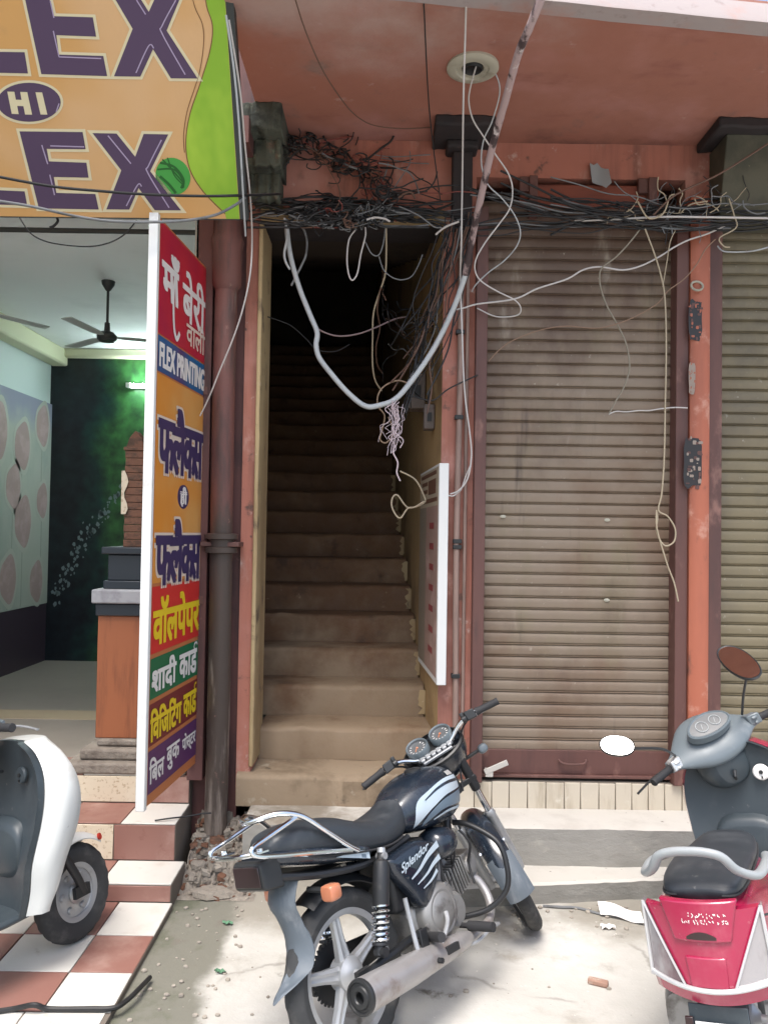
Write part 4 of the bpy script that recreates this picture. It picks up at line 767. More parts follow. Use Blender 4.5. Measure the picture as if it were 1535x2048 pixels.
# foot controls
q = MB(); q.tube([(.60, -.09, .265), (.60, -.16, .262)], .012, 8); q.tube([(.60, -.16, .262), (.60, -.285, .258)], [.021, .020], 12); kp('footpeg', q, m_rubber)
q = MB(); q.tube([(.60, .09, .265), (.60, .28, .262)], .018, 10); kp('footpeg', q, m_rubber)
q = MB(); q.tube([(.30, -.11, .30), (.31, -.17, .315)], .011, 8); q.tube([(.33, -.165, .315), (.29, -.26, .33)], .019, 10); kp('pillion_peg', q, m_rubber)
q = MB(); q.tube(cr([(.46, -.165, .365), (.43, -.185, .33), (.34, -.195, .27), (.27, -.19, .25)], 5), .010, 8); q.tube(cr([(.245, -.15, .49), (.24, -.16, .40), (.225, -.185, .285), (.26, -.19, .25)], 5), .010, 8); kp('kick_lever', q, m_alloy)
q = MB(); q.tube(cr([(.46, -.15, .24), (.58, -.18, .20), (.70, -.19, .215)], 5), .008, 8); q.obox((.715, -.195, .225), (.05, .05, .01)); kp('brake_pedal', q, m_alloy)
q = MB(); q.tube(cr([(.45, .12, .24), (.42, .22, .10), (.40, .285, -.075)], 5), .011, 8); q.obox((.40, .295, -.08), (.06, .04, .012)); kp('side_stand', q, m_frame)
# tank
TS = [(.365, .06, .715, .80), (.41, .095, .695, .835), (.50, .128, .675, .885), (.60, .147, .665, .913), (.70, .148, .665, .918), (.78, .128, .68, .905), (.825, .095, .71, .875), (.85, .04, .76, .835)]
q = MB(); q.loft(body(TS, 28, 2.7)); tank = kp('fuel_tank', q, m_bpaint, sharp=60)
TC = cr(TS, 8)
def tank_at(x):
    for i in range(len(TC) - 1):
        if TC[i][0] <= x <= TC[i + 1][0]:
            f = (x - TC[i][0]) / (TC[i + 1][0] - TC[i][0] + 1e-9); return [a + (b - a) * f for a, b in zip(TC[i], TC[i + 1])]
    return TC[0] if x < TC[0][0] else TC[-1]
def tank_y(x, z):
    _, hw, z0, z1 = tank_at(x); zc, hz = (z0 + z1) / 2, (z1 - z0) / 2; v = 1 - min(abs((z - zc) / hz), .999) ** 2.7; return hw * v ** (1 / 2.7)
def tank_decal(name, lo, hi, m, parent, e=.0018, nx=24, nz=6):
    lo, hi = cr(lo, 8), cr(hi, 8)
    def at(c, f):
        k = f * (len(c) - 1); i = min(int(k), len(c) - 2); g = k - i; return [a + (b - a) * g for a, b in zip(c[i], c[i + 1])]
    q = MB()
    for s in (-1, 1):
        def fn(u, v):
            a, b = at(lo, u), at(hi, u); x = a[0] + (b[0] - a[0]) * v; z = a[1] + (b[1] - a[1]) * v
            return (x, s * (tank_y(x, z) + e), z)
        q.grid(fn, nx, nz)
    return build(name, q, m, parent, True, fixn=False)
tank_decal('silver_swoosh', [(.455, .703), (.50, .735), (.56, .765), (.66, .795), (.80, .80)], [(.452, .715), (.475, .80), (.55, .835), (.67, .862), (.80, .858)], m_decal, tank)
tank_decal('grey_swoosh', [(.50, .70), (.56, .726), (.64, .742), (.79, .735)], [(.497, .715), (.55, .752), (.645, .782), (.795, .792)], m_decal2, tank)
tank_decal('thin_swoosh', [(.56, .71), (.66, .722), (.78, .712)], [(.56, .716), (.66, .732), (.78, .724)], m_decal, tank, .0025)
tank_decal('dark_swoosh', [(.52, .80), (.60, .826), (.69, .836), (.79, .83)], [(.52, .806), (.60, .836), (.69, .848), (.79, .842)], m_bpaint, tank, .003)
tank_decal('emblem', [(.715, .868), (.775, .864)], [(.712, .886), (.770, .884)], m_silver, tank, .003, 6, 2)
q = MB(); q.lathe((.64, 0, .915), (0, 0, 1), [(.04, -.01), (.04, .006), (.03, .013), (0, .014)], 24); build('fuel_cap', q, m_black, tank, True)
# seat
q = MB(); q.loft(body([(-.31, .055, .775, .82), (-.27, .085, .75, .855), (-.15, .112, .735, .868), (0, .128, .705, .855), (.13, .132, .68, .815), (.25, .125, .672, .795), (.36, .108, .68, .815), (.43, .085, .70, .845), (.465, .05, .74, .848)], 26, 3.0)); q.xf(tl_); se = kp('seat', q, m_seat, sharp=60)
q = MB(); q.tube([tl_(V((x, -y, z))) for x, y, z in cr([(-.27, .082, .765), (-.1, .122, .73), (.1, .133, .70), (.25, .126, .69), (.36, .109, .70)], 6)], .004, 6); q.mirror_y(); build('piping', q, m_rubber, se, True)
# tail cowl
CS = [(.17, .10, .665, .73), (.12, .125, .66, .745), (0, .125, .68, .76), (-.15, .115, .705, .785), (-.28, .09, .735, .80), (-.35, .06, .755, .80)]
q = MB(); q.loft(body(CS, 24, 3.2)); q.xf(tl_); cw = kp('tail_cowl', q, m_bpaint, sharp=60)
q = MB()
for s in (-1, 1):
    q.grid(lambda u, v: (-.22 + .34 * u, s * (.1275 - .022 * (1 - u) ** 1.5 + .0008), .748 - .06 * u - (.004 + .028 * u * (1 - .0)) * v + .012), 14, 2)
q.xf(tl_); build('silver_stripe', q, m_decal, cw, True, fixn=False)
q = MB()
for s in (-1, 1): q.grid(lambda u, v: (-.10 + .20 * u, s * (.1265 - .012 * (1 - u) + .0022), .722 - .045 * u - (.002 + .012 * u) * v + .012), 10, 1)
q.xf(tl_); build('dark_stripe', q, m_decal2, cw, True, fixn=False)
# side panel
def side_panel(s):
    o = [(.205, .645), (.30, .66), (.42, .665), (.53, .615), (.525, .55), (.47, .47), (.405, .415), (.35, .42), (.30, .49), (.23, .58)]
    pts = cr(o + [o[0]], 4)[:-1]; cx, cz = .38, .55; rg = []
    for f, y in ((1, .10), (1, .128), (.97, .138), (.85, .147), (.5, .155), (.15, .158)): rg.append([(cx + (x - cx) * f, s * y, cz + (z - cz) * f) for x, z in pts])
    q = MB(); q.loft(rg); p = kp('side_panel', q, m_bpaint, sharp=50)
    def yy(x, z): return s * .161
    q = MB()
    def strip(c, w0, w1):
        c = cr(c, 6); a = []; b = []
        for i in range(len(c)):
            p0 = V(c[max(i - 1, 0)]); p1 = V(c[min(i + 1, len(c) - 1)]); d = (p1 - p0).normalized(); n = V((-d.y, d.x)); w = w0 + (w1 - w0) * i / (len(c) - 1); cc = V(c[i])
            a.append((cc.x + n.x * w, s * .1605, cc.y + n.y * w)); b.append((cc.x - n.x * w, s * .1605, cc.y - n.y * w))
        k = len(a); q.add(a + b, [(i, i + 1, k + i + 1, k + i) for i in range(k - 1)])
    strip([(.30, .545), (.36, .565), (.43, .60), (.51, .625)], .003, .014); strip([(.33, .515), (.40, .535), (.455, .56), (.505, .575)], .002, .012); strip([(.36, .49), (.42, .505), (.47, .53)], .002, .008)
    build('silver_stripe', q, m_decal, p, True, fixn=False)
    q = MB(); add_text(q, 'Splendor', lambda u, v: (.245 + (.20 * u if s < 0 else .20 * (1 - u)), s * .163, .615 - .042 * v + .04 * u * (1 if s < 0 else 0)), (0, 1, 0, 1), 0, .02, .35); build('lettering', q, m_decal, p, True, fixn=False)
side_panel(-1); side_panel(1)
q = MB(); q.loft(body([(.535, .05, .56, .64), (.56, .075, .54, .665), (.62, .085, .535, .67), (.67, .07, .55, .655), (.69, .03, .57, .63)], 20, 2.3)); q.xf(lambda v: v + V((0, -.075, 0))); kp('air_box', q, m_bpaint, sharp=60)
q = MB(); q.box(.25, .52, -.09, .09, .42, .66); kp('battery_box', q, m_frame, bevel=.02)
# grab rail
q = MB()
for s in (-1, 1):
    q.tube(cr([(.02, s * .138, .722), (-.16, s * .132, .755), (-.34, s * .125, .785), (-.425, s * .118, .805), (-.435, s * .115, .83), (-.36, s * .112, .852), (-.21, s * .115, .892)], 6), .0085, 9)
q.tube(cr([(.05, -.14, .715), (.0, -.14, .745), (-.10, -.137, .82), (-.19, -.122, .892), (-.27, -.095, .918), (-.33, -.05, .912), (-.345, 0, .905), (-.33, .05, .912), (-.27, .095, .918), (-.19, .122, .892), (-.10, .137, .82), (0, .14, .745), (.05, .14, .715)], 6), .0105, 10)
q.tube(cr([(-.425, -.118, .81), (-.455, -.08, .81), (-.46, 0, .81), (-.455, .08, .81), (-.425, .118, .81)], 5), .0085, 9)
for s in (-1, 1): q.obox((-.40, s * .095, .81), (.07, .045, .006)); q.lathe((-.39, s * .10, .813), (0, 0, 1), [(.012, 0), (.012, .01), (0, .011)], 8)
q.xf(tl_); kp('grab_rail', q, m_chrome)
# tail lamp, rear mudguard and flap, indicators
q = MB(); q.loft([[(x, -w, z0), (x, w, z0), (x, w * .95, z1), (x, -w * .95, z1)] for x, w, z0, z1 in ((-.29, .085, .67, .78), (-.37, .083, .675, .775), (-.385, .078, .685, .765))]); q.xf(tl_); tl = kp('tail_lamp', q, m_black, bevel=.008)
q = MB(); q.box(-.39, -.384, -.07, .07, .69, .76); q.xf(tl_); build('lens', q, m_redl, tl, True, bevel=.003)
q = MB(); q.loft([arcring(RC, .352, R(a), .062, .03, .004) for a in range(35, 121, 5)]); kp('inner_mudguard', q, m_frame, sharp=60)
q = MB(); rg = []; fl = [(-.245, .72, .075, .02), (-.285, .64, .075, .02), (-.262, .57, .062, .022), (-.245, .50, .070, .026), (-.252, .45, .074, .03), (-.275, .41, .068, .03), (-.315, .385, .05, .024), (-.36, .365, .020, .01), (-.385, .35, .006, .002)]
for i, (x, z, w, bow) in enumerate(cr(fl, 3)):
    o = [(x + bow * (2 * j / 10 - 1) ** 2 * 1.6 + .004 * MN.noise(V((j * .7, z * 30, 0))), w * (2 * j / 10 - 1) - (.02 * max(0, .43 - z) / .06), z + .012 * MN.noise(V((j * .9, i * .2, 4))) * (1 if z < .44 else .2)) for j in range(11)]
    rg.append(o + [(a + .005, b * .97, c) for a, b, c in reversed(o)])
q.loft(rg); kp('mud_flap', q, m_flap, sharp=60)
for s in (-1, 1):
    q = MB(); q.tube([(-.16, s * .05, .655), (-.14, s * .125, .645)], .011, 8); ind = kp('indicator', q, m_black)
    q = MB(); q.loft(body([(-.175, .022, .620, .660), (-.168, .030, .612, .668), (-.13, .030, .612, .668), (-.118, .024, .618, .662)], 18, 4.5, 2)); q.xf(lambda v: v + V((0, s * .158, 0))); build('amber_lens', q, m_amber, ind, True)
# steered front end
def sp(name, q, m, parent=None, **kw): q.xf(stf); return kp(name, q, m, parent, **kw)
ud = AXS
fk = None
q = MB()
for s in (-1, 1):
    a = V((1.235, s * .088, .30)); q.tube([a + ud * .30, a + ud * .74], .0165, 12)
fk = sp('fork', q, m_chrome)
q = MB()
for s in (-1, 1):
    a = V((1.235, s * .088, .30)); q.tube([a - ud * .03, a + ud * .02, a + ud * .30, a + ud * .31, a + ud * .33], [.02, .026, .025, .028, .022], 14)
sp('fork_slider', q, m_alloy, fk)
q = MB(); a = V((1.235, 0, .30)); 
for h in (.52, .70): q.obox(a + ud * h + V((.02, 0, 0)), (.09, .23, .03), (V((1, 0, 0)), V((0, 1, 0)), ud))
q.tube([a + ud * .50 + V((-.03, 0, 0)), a + ud * .71 + V((-.03, 0, 0))], .028, 12)
for s in (-1, 1): q.tube([a + V((0, s * .088, 0)) + ud * .46, a + V((0, s * .088, 0)) + ud * .68], .024, 12)
sp('fork_clamp', q, m_frame, fk, bevel=.006)
q = MB(); q.loft([arcring(FC, .345, R(a), .062, .035, .004) for a in range(20, 171, 6)]); ff = sp('front_mudguard', q, m_bpaint, sharp=60)
q = MB(); q.loft([arcring(FC, .342 + .012 * max(0, (a - 165) / 20), R(a), .068, .03, .004) for a in range(160, 200, 5)]); sp('mud_flap', q, m_flap, ff, sharp=60)
q = MB()
for s in (-1, 1): q.tube(cr([(1.235, s * .07, .32), (1.15, s * .072, .48), (1.10, s * .06, .60)], 4), .006, 6); q.tube(cr([(1.235, s * .07, .32), (1.05, s * .072, .43), (.95, s * .066, .46)], 4), .006, 6)
sp('mudguard_stay', q, m_chrome, ff)
# headlamp cowl and gauges
gx = V((.93, 0, .985)); ga = V((-.62, 0, .78)).normalized(); gu = V((0, 1, 0)); gw = ga.cross(gu)
q = MB(); rg = []
for i in range(13):
    t = i / 12; a = t * PI / 2; r = math.cos(a) ** .7 if t < 1 else .02; h = math.sin(a)
    rg.append([gx + V((.035, 0, -.035)) - ga * (.17 * h - .03) + gu * (.165 * r * math.cos(p)) + gw * (.125 * r * math.sin(p)) + V((.03 * h, 0, 0)) for p in [2 * PI * j / 28 for j in range(28)]])
q.loft(rg); cowl = sp('headlamp_cowl', q, m_bpaint, sharp=60)
q = MB(); o = gx + V((.035, 0, -.035)); fr = []
for w, h_ in ((1.0, .03), (1.0, .045), (.93, .05), (.93, .02), (.1, .02)): fr.append([o + ga * h_ + gu * (.165 * w * math.cos(p)) + gw * (.125 * w * math.sin(p)) for p in [2 * PI * j / 28 for j in range(28)]])
q.loft(fr); sp('cowl_rim', q, m_black, cowl)
gc = MB(); gc.obox(gx - ga * .01 - gw * .005, (.05, .22, .10), (ga, gu, gw)); gb = sp('gauge_cluster', gc, m_black, bevel=.015)
for s in (-1, 1):
    c = gx + gu * (.066 * s) + ga * .015 + gw * -.012
    q = MB(); q.lathe(c, ga, [(.052, -.02), (.058, .0), (.059, .036), (.055, .042), (.050, .036)], 32); g_ = sp('gauge', q, m_greyp, gb)
    q = MB(); q.lathe(c, ga, [(.050, .036), (.047, .026), (0, .026)], 28); sp('dial', q, m_dial, g_)
    q = MB(); q.obox(c + ga * .028 + gw * .006 + gu * .008, (.002, .005, .034), (ga, gu, gw + gu * .6)); q.lathe(c, ga, [(.006, .026), (.006, .031), (0, .031)], 10); sp('needle', q, m_amber, g_)
    q = MB()
    for i in range(11):
        an = -.8 + i * .47; d_ = gu * math.cos(an) + gw * math.sin(an); q.obox(c + ga * .0275 + d_ * .037, (.001, .003, .009), (ga, ga.cross(d_), d_))
    sp('dial_mark', q, m_swh, g_)
q = MB()
for y in (-.075, -.045, -.015, .015, .045, .075): q.obox(gx + gu * y + gw * .062 + ga * .022, (.012, .022, .03), (ga, gu, gw))
q.obox(gx + gw * .05 + ga * .012, (.02, .19, .012), (ga, gu, gw)); q.obox(gx + gw * .082 + ga * .01, (.014, .16, .012), (ga, gu, gw)); sp('indicator_panel', q, m_alloy, gb, bevel=.003)
# handlebar
hb = [(.80, .375, 1.005), (.815, .30, 1.015), (.84, .235, 1.025), (.875, .165, 1.01), (.895, .10, .975), (.90, .04, .965), (.90, -.04, .965), (.895, -.10, .975), (.875, -.165, 1.01), (.84, -.235, 1.025), (.815, -.30, 1.015), (.80, -.375, 1.005)]
q = MB(); q.tube(cr(hb, 6), .0115, 10); bar = sp('handlebar', q, m_chrome)
for s in (-1, 1):
    a, b = V((.80, s * .38, 1.005)), V((.818, s * .262, 1.018)); q = MB(); dd = b - a; q.lathe(a, dd, [(0, -.002), (.016, -.002), (.0185, .004), (.0165, .012), (.0175, .05), (.0165, .09), (.02, .115), (.02, .12), (0, .12)], 16); sp('grip', q, m_rubber, bar)
    q = MB(); q.obox(b + V((.008, -s * .03, .004)), (.05, .05, .045), (V((1, 0, 0)), dd, V((0, 0, 1)))); q.lathe(b + V((0, -s * .065, .0)), dd, [(0, -.012), (.017, -.012), (.017, .012), (0, .012)], 14); q.obox(b + V((.01, -s * .065, .024)), (.022, .02, .022)); sp('switch_box', q, m_black, bar, bevel=.004)
    q = MB(); q.tube(cr([b + V((.03, -s * .05, -.004)), b + V((.055, -s * .02, -.01)), b + V((.06, s * .06, -.016)), b + V((.05, s * .13, -.02))], 5), [.007] * 16, 7, flat=.7); sp('lever', q, m_alloy if s < 0 else m_black, bar)
    q = MB(); q.tube(cr([b + V((.03, -s * .05, -.01)), b + V((.09, -s * .10, -.04)), b + V((.13, -s * .17, -.13)), V((.96, s * .02, .74))], 6), .0045, 6); sp('control_cable', q, m_rubber, bar)
    q = MB(); q.tube([(1.0, s * .10, .86), (.99, s * .19, .86)], .009, 8); fi = sp('indicator', q, m_black); q = MB(); q.loft(body([(.955, .016, .845, .868), (.965, .025, .835, .880), (1.01, .025, .835, .880), (1.025, .014, .846, .866)], 14)); q.xf(lambda v: v + V((0, s * .215, 0))); sp('lens', q, m_greyp, fi)
# leg guard
q = MB()
for s in (-1, 1): q.tube(cr([(.815, s * .03, .64), (.82, s * .12, .62), (.835, s * .235, .54), (.83, s * .262, .44), (.81, s * .245, .34), (.76, s * .16, .275), (.70, s * .05, .26)], 6), .0125, 10)
kp('leg_guard', q, m_frame)

# ============================================================ scooters
def scooter(name, label, loc, head, lean, steer, paint, S_=.889, lift=(0, 0, 0), rim=1.05):
    T = thing(name, label, 'scooter', loc, (-lean, 0, head), S_, 'parked scooters'); lift = V(lift)
    ax = V((-math.sin(R(26)), 0, math.cos(R(26)))); a0 = V((1.318, 0, 0)); M3 = Matrix.Rotation(steer, 3, ax)
    def sf(v): return a0 + M3 @ (v - a0)
    def kp(nm, q, m, parent=None, **kw): return build(nm, q, m, parent or T, True, **kw)
    def sp(nm, q, m, parent=None, **kw): q.xf(sf); return kp(nm, q, m, parent, **kw)
    rc, fc = V((0, 0, .215)), V((1.238, 0, .215))
    w = wheel(T, rc, .217, .095, .130, disc=True, knob=.004, hubr=.05); w.name = 'rear_wheel'
    w = wheel(T, fc, .217, .092, .130, disc=True, knob=.004, hubr=.05, fn=sf); w.name = 'front_wheel'
    # body shells
    q = MB(); q.loft(body([(-.37, .10, .575, .70), (-.34, .155, .52, .735), (-.26, .182, .47, .75), (-.05, .195, .40, .735), (.18, .19, .34, .70), (.36, .165, .30, .67), (.47, .13, .29, .62), (.50, .10, .29, .55)], 28, 2.6)); bd = kp('body', q, paint, sharp=60)
    # tail: layered fascia that follows the picture: centre panel, two clear lenses, silver line, lower lip
    def tp(y, z, e=0): return V((-.335 - .075 * (1 - (abs(y) / .2) ** 2) - .10 * (.62 - z) * (1 if z < .62 else .9) - e, y, z))
    def tpatch(pts, e, th=.012, n=1):
        q = MB(); q.prism([tp(y, z, e) for y, z in pts], (th, 0, 0)); return q
    def tfill(y0f, y1f, z0, z1, e, nz=8, ny=8):
        return MB().sheet(lambda u, v: tp(y0f(z0 + (z1 - z0) * u) + (y1f(z0 + (z1 - z0) * u) - y0f(z0 + (z1 - z0) * u)) * v, z0 + (z1 - z0) * u, e), nz, ny, (.03, 0, 0))
    fas = kp('tail_panel', tfill(lambda z: -.068 - .46 * (z - .505), lambda z: .068 + .46 * (z - .505), .505, .735, .002), paint, sharp=50)
    q = tfill(lambda z: -.055 - .06 * (z - .5), lambda z: .055 + .06 * (z - .5), .512, .60, .010); kp('tail_step', q, paint, fas, bevel=.004)
    q = tfill(lambda z: -.085 - .28 * (z - .64), lambda z: .085 + .28 * (z - .64), .645, .765, .014); up = kp('tail_cover', q, paint, fas, bevel=.006)
    q = MB(); q.sheet(lambda u, v: tp(-.045 + .09 * u, .655 + .022 * v * (1 - (2 * u - 1) ** 2 * .7), .0165), 10, 2, (.01, 0, 0)); kp('keyhole_flap', q, m_redl, up)
    q = MB(); rr = random.Random(6)
    for zz, x0, x1, hh in ((.727, -.032, .078, .006), (.708, -.055, .085, .005)):
        y = x0
        while y < x1:
            wd = rr.uniform(.005, .011)
            for k in range(rr.randint(2, 3)):
                a = V((-y - wd * rr.random(), zz + rr.uniform(-hh, hh))); an = rr.choice([0, PI / 2, PI / 2, .9, 2.2]); l_ = rr.uniform(.004, .008); d = V((math.cos(an), math.sin(an))) * l_; n = V((-d.y, d.x)).normalized() * .0011
                q.add([tp(*(a - d / 2 - n), .0175), tp(*(a + d / 2 - n), .0175), tp(*(a + d / 2 + n), .0175), tp(*(a - d / 2 + n), .0175)], [(0, 1, 2, 3)])
            y += wd + .0035
    kp('worn_lettering', q, m_swh, up, fixn=False)
    for s in (-1, 1):
        i0 = lambda z: s * (.074 + .47 * (z - .512)); o0 = lambda z: s * (.186 - .02 * (z - .512))
        q = tfill(i0, o0, .512, .742, .006); ln = kp('tail_lens', q, m_lens, bevel=.006)
        q = MB(); q.tube([tp(o0(z), z, .012) for z in [.515 + .225 * i / 10 for i in range(11)]], .006, 6); q.tube([tp(i0(z), z, .012) for z in [.515 + .225 * i / 10 for i in range(11)]], .004, 6); kp('lens_trim', q, m_silver, ln)
    q = MB(); q.tube([tp(-.185 + .37 * i / 20, .506 + .02 * (abs(i - 10) / 10) ** 2, .012) for i in range(21)], .008, 8); kp('trim_line', q, m_silver, fas)
    q = MB().sheet(lambda u, v: tp(-.182 + .364 * u, .45 + .052 * v + .018 * abs(2 * u - 1) ** 2, .004 - .03 * (1 - v)), 20, 4, (.05, 0, 0)); kp('tail_lip', q, paint, fas, sharp=60)
    q = MB(); q.loft([[(x, -.09, z), (x, .09, z), (x + .006, .09, z), (x + .006, -.09, z)] for x, z in ((-.38, .44), (-.40, .36), (-.42, .27))]); gm = kp('rear_mudguard', q, m_slate, bevel=.004)
    q = MB(); q.loft([[(x, -.07, z), (x, .07, z), (x + .004, .07, z), (x + .004, -.07, z)] for x, z in ((-.409, .40), (-.432, .30))]); kp('number_plate', q, m_white, gm, bevel=.002)
    q = MB(); q.loft([[(x, .075, z), (x, .10, z), (x + .01, .10, z), (x + .01, .075, z)] for x, z in ((-.408, .41), (-.428, .33))]); kp('reflector', q, m_redl, gm, bevel=.002)
    q = MB()
    for s in (-1, 1): q.tube([(x, s * y, z) for x, y, z in cr([(-.33, .16, .70), (-.2, .196, .66), (0, .205, .60), (.2, .20, .54), (.38, .165, .48)], 6)], .0035, 6)
    kp('panel_seam', q, m_black, bd)
    # seat and grab rail
    q = MB(); q.loft(body([(-.33, .08, .745, .775), (-.30, .115, .73, .795), (-.2, .132, .72, .805), (.0, .135, .71, .79), (.2, .125, .69, .755), (.36, .105, .67, .745), (.43, .075, .66, .73), (.455, .04, .67, .71)], 26, 2.8)); se = kp('seat', q, m_seat, sharp=60)
    q = MB(); q.tube(cr([(-.335, -.07, .758), (-.315, -.112, .756), (-.2, -.133, .748), (0, -.137, .74), (.2, -.127, .715), (.36, -.107, .70)], 5), .004, 6); q.mirror_y(); kp('piping', q, m_rubber, se)
    q = MB(); q.tube(cr([(.06, -.172, .755), (-.10, -.19, .785), (-.26, -.178, .80), (-.335, -.132, .84), (-.365, -.098, .89), (-.374, -.05, .907), (-.376, 0, .91), (-.374, .05, .907), (-.365, .098, .89), (-.335, .132, .84), (-.26, .178, .80), (-.10, .19, .785), (.06, .172, .755)], 6), .0175, 12, flat=.8); kp('grab_rail', q, m_railg, sharp=60)
    # floor and leg shield
    q = MB(); q.loft([[(x, -w_, .255), (x, w_, .255), (x, w_, .285), (x, -w_, .285)] for x, w_ in ((.42, .15), (.55, .185), (.80, .19), (.92, .17))]); fl = kp('footboard', q, m_slate, bevel=.012)
    q = MB(); rr = random.Random(3)
    for i in range(6): q.box(.50 + .055 * i, .525 + .055 * i, -.13, .13, .284, .290)
    kp('foot_mat', q, m_rubber, fl, bevel=.003)
    shp = [(.27, .185, .945), (.36, .205, .955), (.48, .228, .955), (.62, .25, .985), (.74, .256, 1.005), (.84, .235, 1.015), (.92, .175, 1.02), (.965, .09, 1.02)]
    def ring_(z, hw, x, off, wrap, k=16):
        o = []
        for i in range(k + 1):
            t = -1 + 2 * i / k; o.append((x + off - wrap * abs(t) ** 3, hw * t, z))
        return o
    sh = cr(shp, 4)
    q = MB(); q.loft([ring_(z, hw * .965, x, -.055, .035) + list(reversed(ring_(z, hw * .965, x, -.03, .03))) for z, hw, x in sh]); inn = kp('inner_shield', q, m_slate, sharp=60)
    q = MB(); q.loft([ring_(z, hw * (1 + (rim - 1) * .9), x, .075 + .06 * math.sin(PI * min(max((z - .3) / .65, 0), 1)), .05) + [(x + .02, hw * rim * 1.01, z), (x - .015, hw * rim, z), (x - .03, hw * (rim * .6 + .4), z)] + list(reversed(ring_(z, hw * .99, x, -.024, .035))) + [(x - .03, -hw * (rim * .6 + .4), z), (x - .015, -hw * rim, z), (x + .02, -hw * rim * 1.01, z)] for z, hw, x in sh]); ap = kp('leg_shield', q, paint, sharp=60)
    q = MB(); q.loft(body([(.885, .13, .43, .60), (.90, .14, .40, .63), (.93, .14, .38, .65)], 22, 3)); kp('front_locker', q, m_slate, inn, sharp=60)
    c = V((.94, -.105, .83)); q = MB(); q.lathe(c, (-1, 0, .1), [(.036, 0), (.036, .008), (.030, .014), (0, .014)], 24); ky = kp('ignition_plate', q, m_swh if rim < 1.1 else m_slate, inn)
    q = MB(); q.lathe(c + V((-.014, 0, .002)), (-1, 0, .1), [(.009, 0), (.009, .006), (0, .006)], 12); q.obox(c + V((-.02, -.002, -.02)), (.006, .006, .01)); kp('keyhole', q, m_black, ky)
    q = MB(); q.tube([(.915, .0, .845), (.885, 0, .85), (.875, 0, .83), (.885, 0, .815)], .007, 8); kp('bag_hook', q, m_black, inn)
    for s in (-1, 1):
        q = MB()
        for z in (.36, .60, .78): q.lathe((.99, s * .20, z), (-.5, s, 0), [(.007, 0), (.007, .012), (0, .013)], 8)
        kp('screw', q, m_black, inn)
    q = MB(); q.loft(body([(.92, .08, .30, .40), (.97, .10, .28, .42), (1.02, .09, .29, .42)], 18)); kp('front_tunnel', q, m_slate, sharp=60)
    # engine, exhaust, stand
    q = MB(); q.loft(body([(-.10, .05, .15, .29), (0, .065, .13, .31), (.25, .06, .14, .30), (.36, .05, .17, .28)], 20, 3)); q.xf(lambda v: V((v.x * 1.15 - .04, v.y * 1.2 + .165, v.z * 1.15 + .02))); kp('engine_case', q, m_engine, sharp=45)
    q = MB(); q.tube([(.15, -.10, .20), (.05, -.16, .22), (-.05, -.165, .235), (-.35, -.18, .27), (-.37, -.18, .272)], [.018, .05, .062, .058, .03], 18); mf = kp('muffler', q, m_black, sharp=50)
    q = MB(); q.sheet(lambda u, v: (-.02 - .28 * u, -.232 + .02 * abs(2 * v - 1), .22 + .03 * u + .07 * (v - .5)), 8, 4, (0, -.006, 0)); kp('heat_shield', q, m_greyp, mf)
    q = MB(); q.tube(cr([(.30, .14, .18), (.26, .20, .08), (.24, .25, -.045)], 4), .011, 8); kp('side_stand', q, m_frame)
    q = MB(); q.tube([(-.07, .11, .42), (-.01, .11, .25)], .028, 12); kp('shock_absorber', q, m_frame)
    # front end
    q = MB()
    for s in (-1, 1): q.tube(cr([(1.238, s * .068, .215), (1.20, s * .072, .30), (1.14, s * .06, .42)], 4), .02, 10); q.obox((1.225, s * .07, .225), (.09, .02, .05))
    sp('fork', q, m_frame)
    q = MB(); q.loft([arcring(fc, .262, R(a), .068, .03, .005) for a in range(52, 160, 6)]); ff = sp('front_fender', q, paint, sharp=60)
    q = MB(); q.lathe((1.238 + .262 * math.cos(R(60)), -.066, .215 + .240 * math.sin(R(60))), (.3, -1, .2), [(.016, 0), (.016, .008), (0, .009)], 14); sp('reflector', q, mat('red_reflector', (.4, .03, .02), .3), ff)
    # headset
    sf0 = sf
    def sf(v): return sf0(v + lift)
    def sp(nm, q, m, parent=None, **kw): q.xf(sf); return kp(nm, q, m, parent, **kw)
    q = MB(); rg = []
    for (y, cx, cz, rx, rz) in cr([(.255, .965, .985, .025, .025), (.21, .97, .99, .035, .035), (.15, .98, .995, .075, .068), (.08, .99, 1.0, .112, .10), (0, 1.0, 1.0, .125, .112), (-.08, .99, 1.0, .112, .10), (-.15, .98, .995, .075, .068), (-.21, .97, .99, .035, .035), (-.255, .965, .985, .025, .025)], 3):
        rg.append([(cx + rx * math.cos(p) * math.cos(.5) - rz * math.sin(p) * math.sin(.5) * -1, y, cz + rz * math.sin(p) * math.cos(.5) - rx * math.cos(p) * math.sin(.5) * -.6) for p in [2 * PI * j / 22 for j in range(22)]])
    q.loft(rg); hs = sp('headset', q, m_greyp, sharp=60)
    q = MB(); q.loft(body([(.90, .075, .80, .97), (.93, .11, .78, 1.0), (.99, .125, .78, 1.0), (1.05, .10, .80, .98)], 24)); sp('steering_neck', q, m_slate, hs, sharp=60)
    gn = V((-.72, 0, .70)).normalized(); gy = V((0, 1, 0)); gz = gn.cross(gy); gc = V((.925, 0, 1.075))
    def oval(sx, sz, h): return [gc + gn * h + gy * (sx * math.cos(p) * (1 - .12 * math.sin(p))) - gz * (sz * math.sin(p)) for p in [2 * PI * j / 32 for j in range(32)]]
    q = MB(); q.loft([oval(.115, .062, -.03), oval(.115, .062, .010), oval(.108, .056, .016), oval(.102, .05, .010), oval(.02, .01, .006)]); gp = sp('gauge_pod', q, m_greyp, hs, sharp=40)
    q = MB(); q.loft([oval(.10, .049, .0105), oval(.02, .01, .0115)]); sp('gauge_glass', q, m_dial, gp)
    q = MB()
